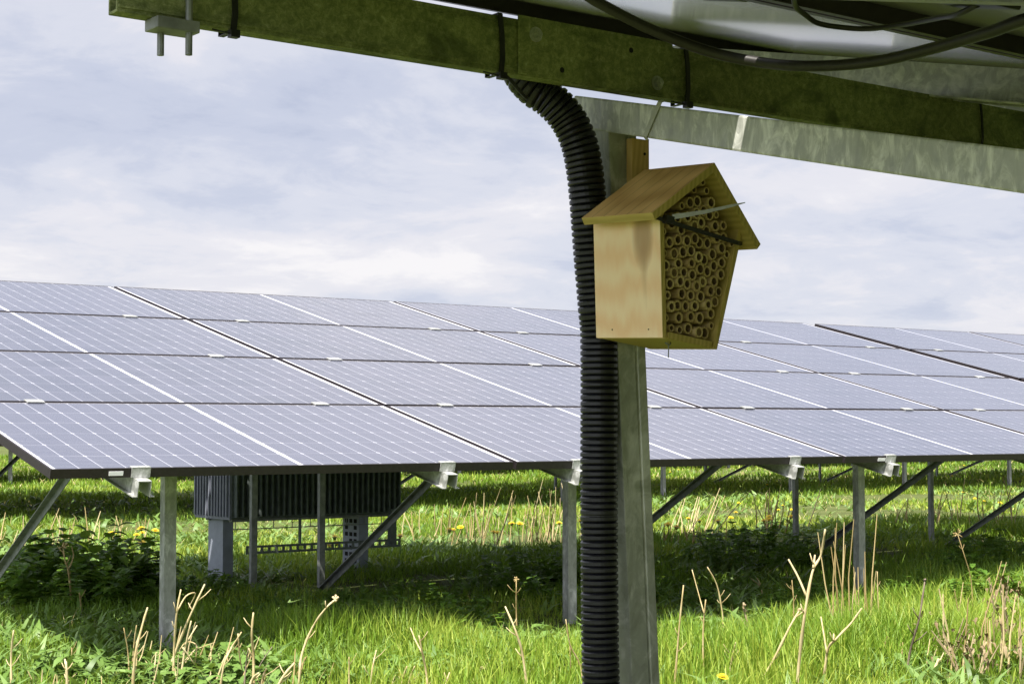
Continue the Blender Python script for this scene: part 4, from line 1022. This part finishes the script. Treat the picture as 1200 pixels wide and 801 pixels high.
DL = [((838, 789), 1.05), ((132, 625), 1.9), ((41, 643), 1.9), ((160, 626), 1.4), ((165, 623), 1.2), ((172, 618), 1.7), ((179, 620), 1.5), ((165, 634), 1.8), ((387, 634), 1.6), ((393, 629), 1.8), ((407, 621), 1.6), ((386, 636), 1.5), ((469, 627), 1.7), ((518, 619), 1.8), ((533, 620), 1.3), ((542, 615), 1.5), ((576, 622), 1.3), ((584, 622), 1.3), ((600, 613), 1.6), ((606, 612), 1.6), ((652, 612), 1.5), ((682, 610), 1.6), ((784, 612), 1.8), ((787, 616), 1.8), ((821, 610), 1.4), ((842, 610), 1.7), ((854, 605), 1.3), ((862, 600), 1.2), ((805, 607), 1.3), ((900, 606), 1.7), ((897, 609), 1.6), ((903, 604), 1.5), ((912, 597), 1.1), ((917, 592), 1.1), ((926, 604), 1.6), ((927, 596), 1.1), ((864, 588), 1.1), ((899, 567), 1.1), ((990, 556), 1.2), ((1074, 549), 1.7), ((1115, 557), 1.2), ((1125, 549), 1.4), ((1129, 545), 1.3), ((1142, 583), 1.1), ((1152, 587), 1.2), ((1168, 588), 1.4), ((1128, 576), .9), ((1060, 552), 1.2), ((786, 553), 1.4), ((796, 550), 1.2)]
def where(px, py):
    if py > 700: return 'lone dandelion in bloom at the bottom, right of the near post'
    if px < 60: return 'yellow dandelion at the left edge beyond the bushy weeds'
    if px < 200: return 'yellow dandelion in the sunny grass left of the first post'
    if px < 420: return 'yellow dandelion seen behind the inverter legs'
    if px < 700: return 'yellow dandelion in the sunny grass between inverter and conduit'
    if py < 560: return 'tiny yellow dandelion in the distant grass under the panel edge'
    if px < 950: return 'yellow dandelion in the sunny grass right of the near post'
    return 'yellow dandelion in the sunny grass right of the third front post'
for (px, py), sc in DL:
    zz_ = .115 * sc * .9; p = on_ground(px, py, zz_); o = bpy.data.objects.new('dandelion', DM); COL.objects.link(o)
    o.location = (p.x, p.y, p.z - .115 * sc); o.scale = (sc, sc, sc)
    e = FW2 * -1
    o.rotation_euler = (random.uniform(.0, .35), random.uniform(-.25, .05), random.uniform(-.6, .6))
    tag(o, where(px, py), 'dandelion', 'dandelions' + where(px, py).split('dandelion', 1)[1] if py < 700 else 'dandelions in the meadow')

# each plant of a group gets its own place in the label
for gname, rest in (('tall dark weeds at left under the panels', 'the tall dark bushy weeds under the left end of the panels'),
                    ('dark weeds beside the left post', 'the dark leafy weeds between the first post and the inverter'),
                    ('dark weeds left of the second front post', 'the dark leafy weeds shaded left of the second front post'),
                    ('dark weeds under the right half of the panels', 'the dark leafy weeds shaded under the right half of the panels'),
                    ('dim broad leaved plants in the middle shade', 'the dim broad leaved plants at the middle front of the shade'),
                    ('sunlit leafy plants left of the conduit', 'the sunlit pale leafy plants just left of the conduit'),
                    ('sunlit leafy plants right of the near post', 'the sunlit pale leafy plants right of the near post'),
                    ('sunlit leafy plants at lower left', 'the sunlit leafy plants among straw at lower left'),
                    ('sunlit leafy plants at lower right', 'the sunlit leafy plants at lower right below withered weeds')):
    number_labels([o for o in bpy.data.objects if o.get('group') == gname], rest)
for gname, rest in (('shaded nettle like weeds below the inverter', 'the shaded nettle like weeds in front of the inverter'),
                    ('shaded weeds along the front of the shadow at right', 'the shaded weeds along the shadow front at right'),
                    ('sunlit leafy plants spread over the front grass', 'the sunlit leafy plants scattered singly over the front grass')):
    number_labels([o for o in bpy.data.objects if o.get('group') == gname], rest)
for gname in sorted({o['group'] for o in bpy.data.objects if o.get('category') == 'dandelion'}):
    obs = [o for o in bpy.data.objects if o.get('group') == gname]
    if len(obs) > 1: number_labels(obs, 'the dandelions' + obs[0]['label'].split('dandelion', 1)[1].replace(' the sunny grass', ' sunny grass').replace(' the distant grass', ' distant grass'))
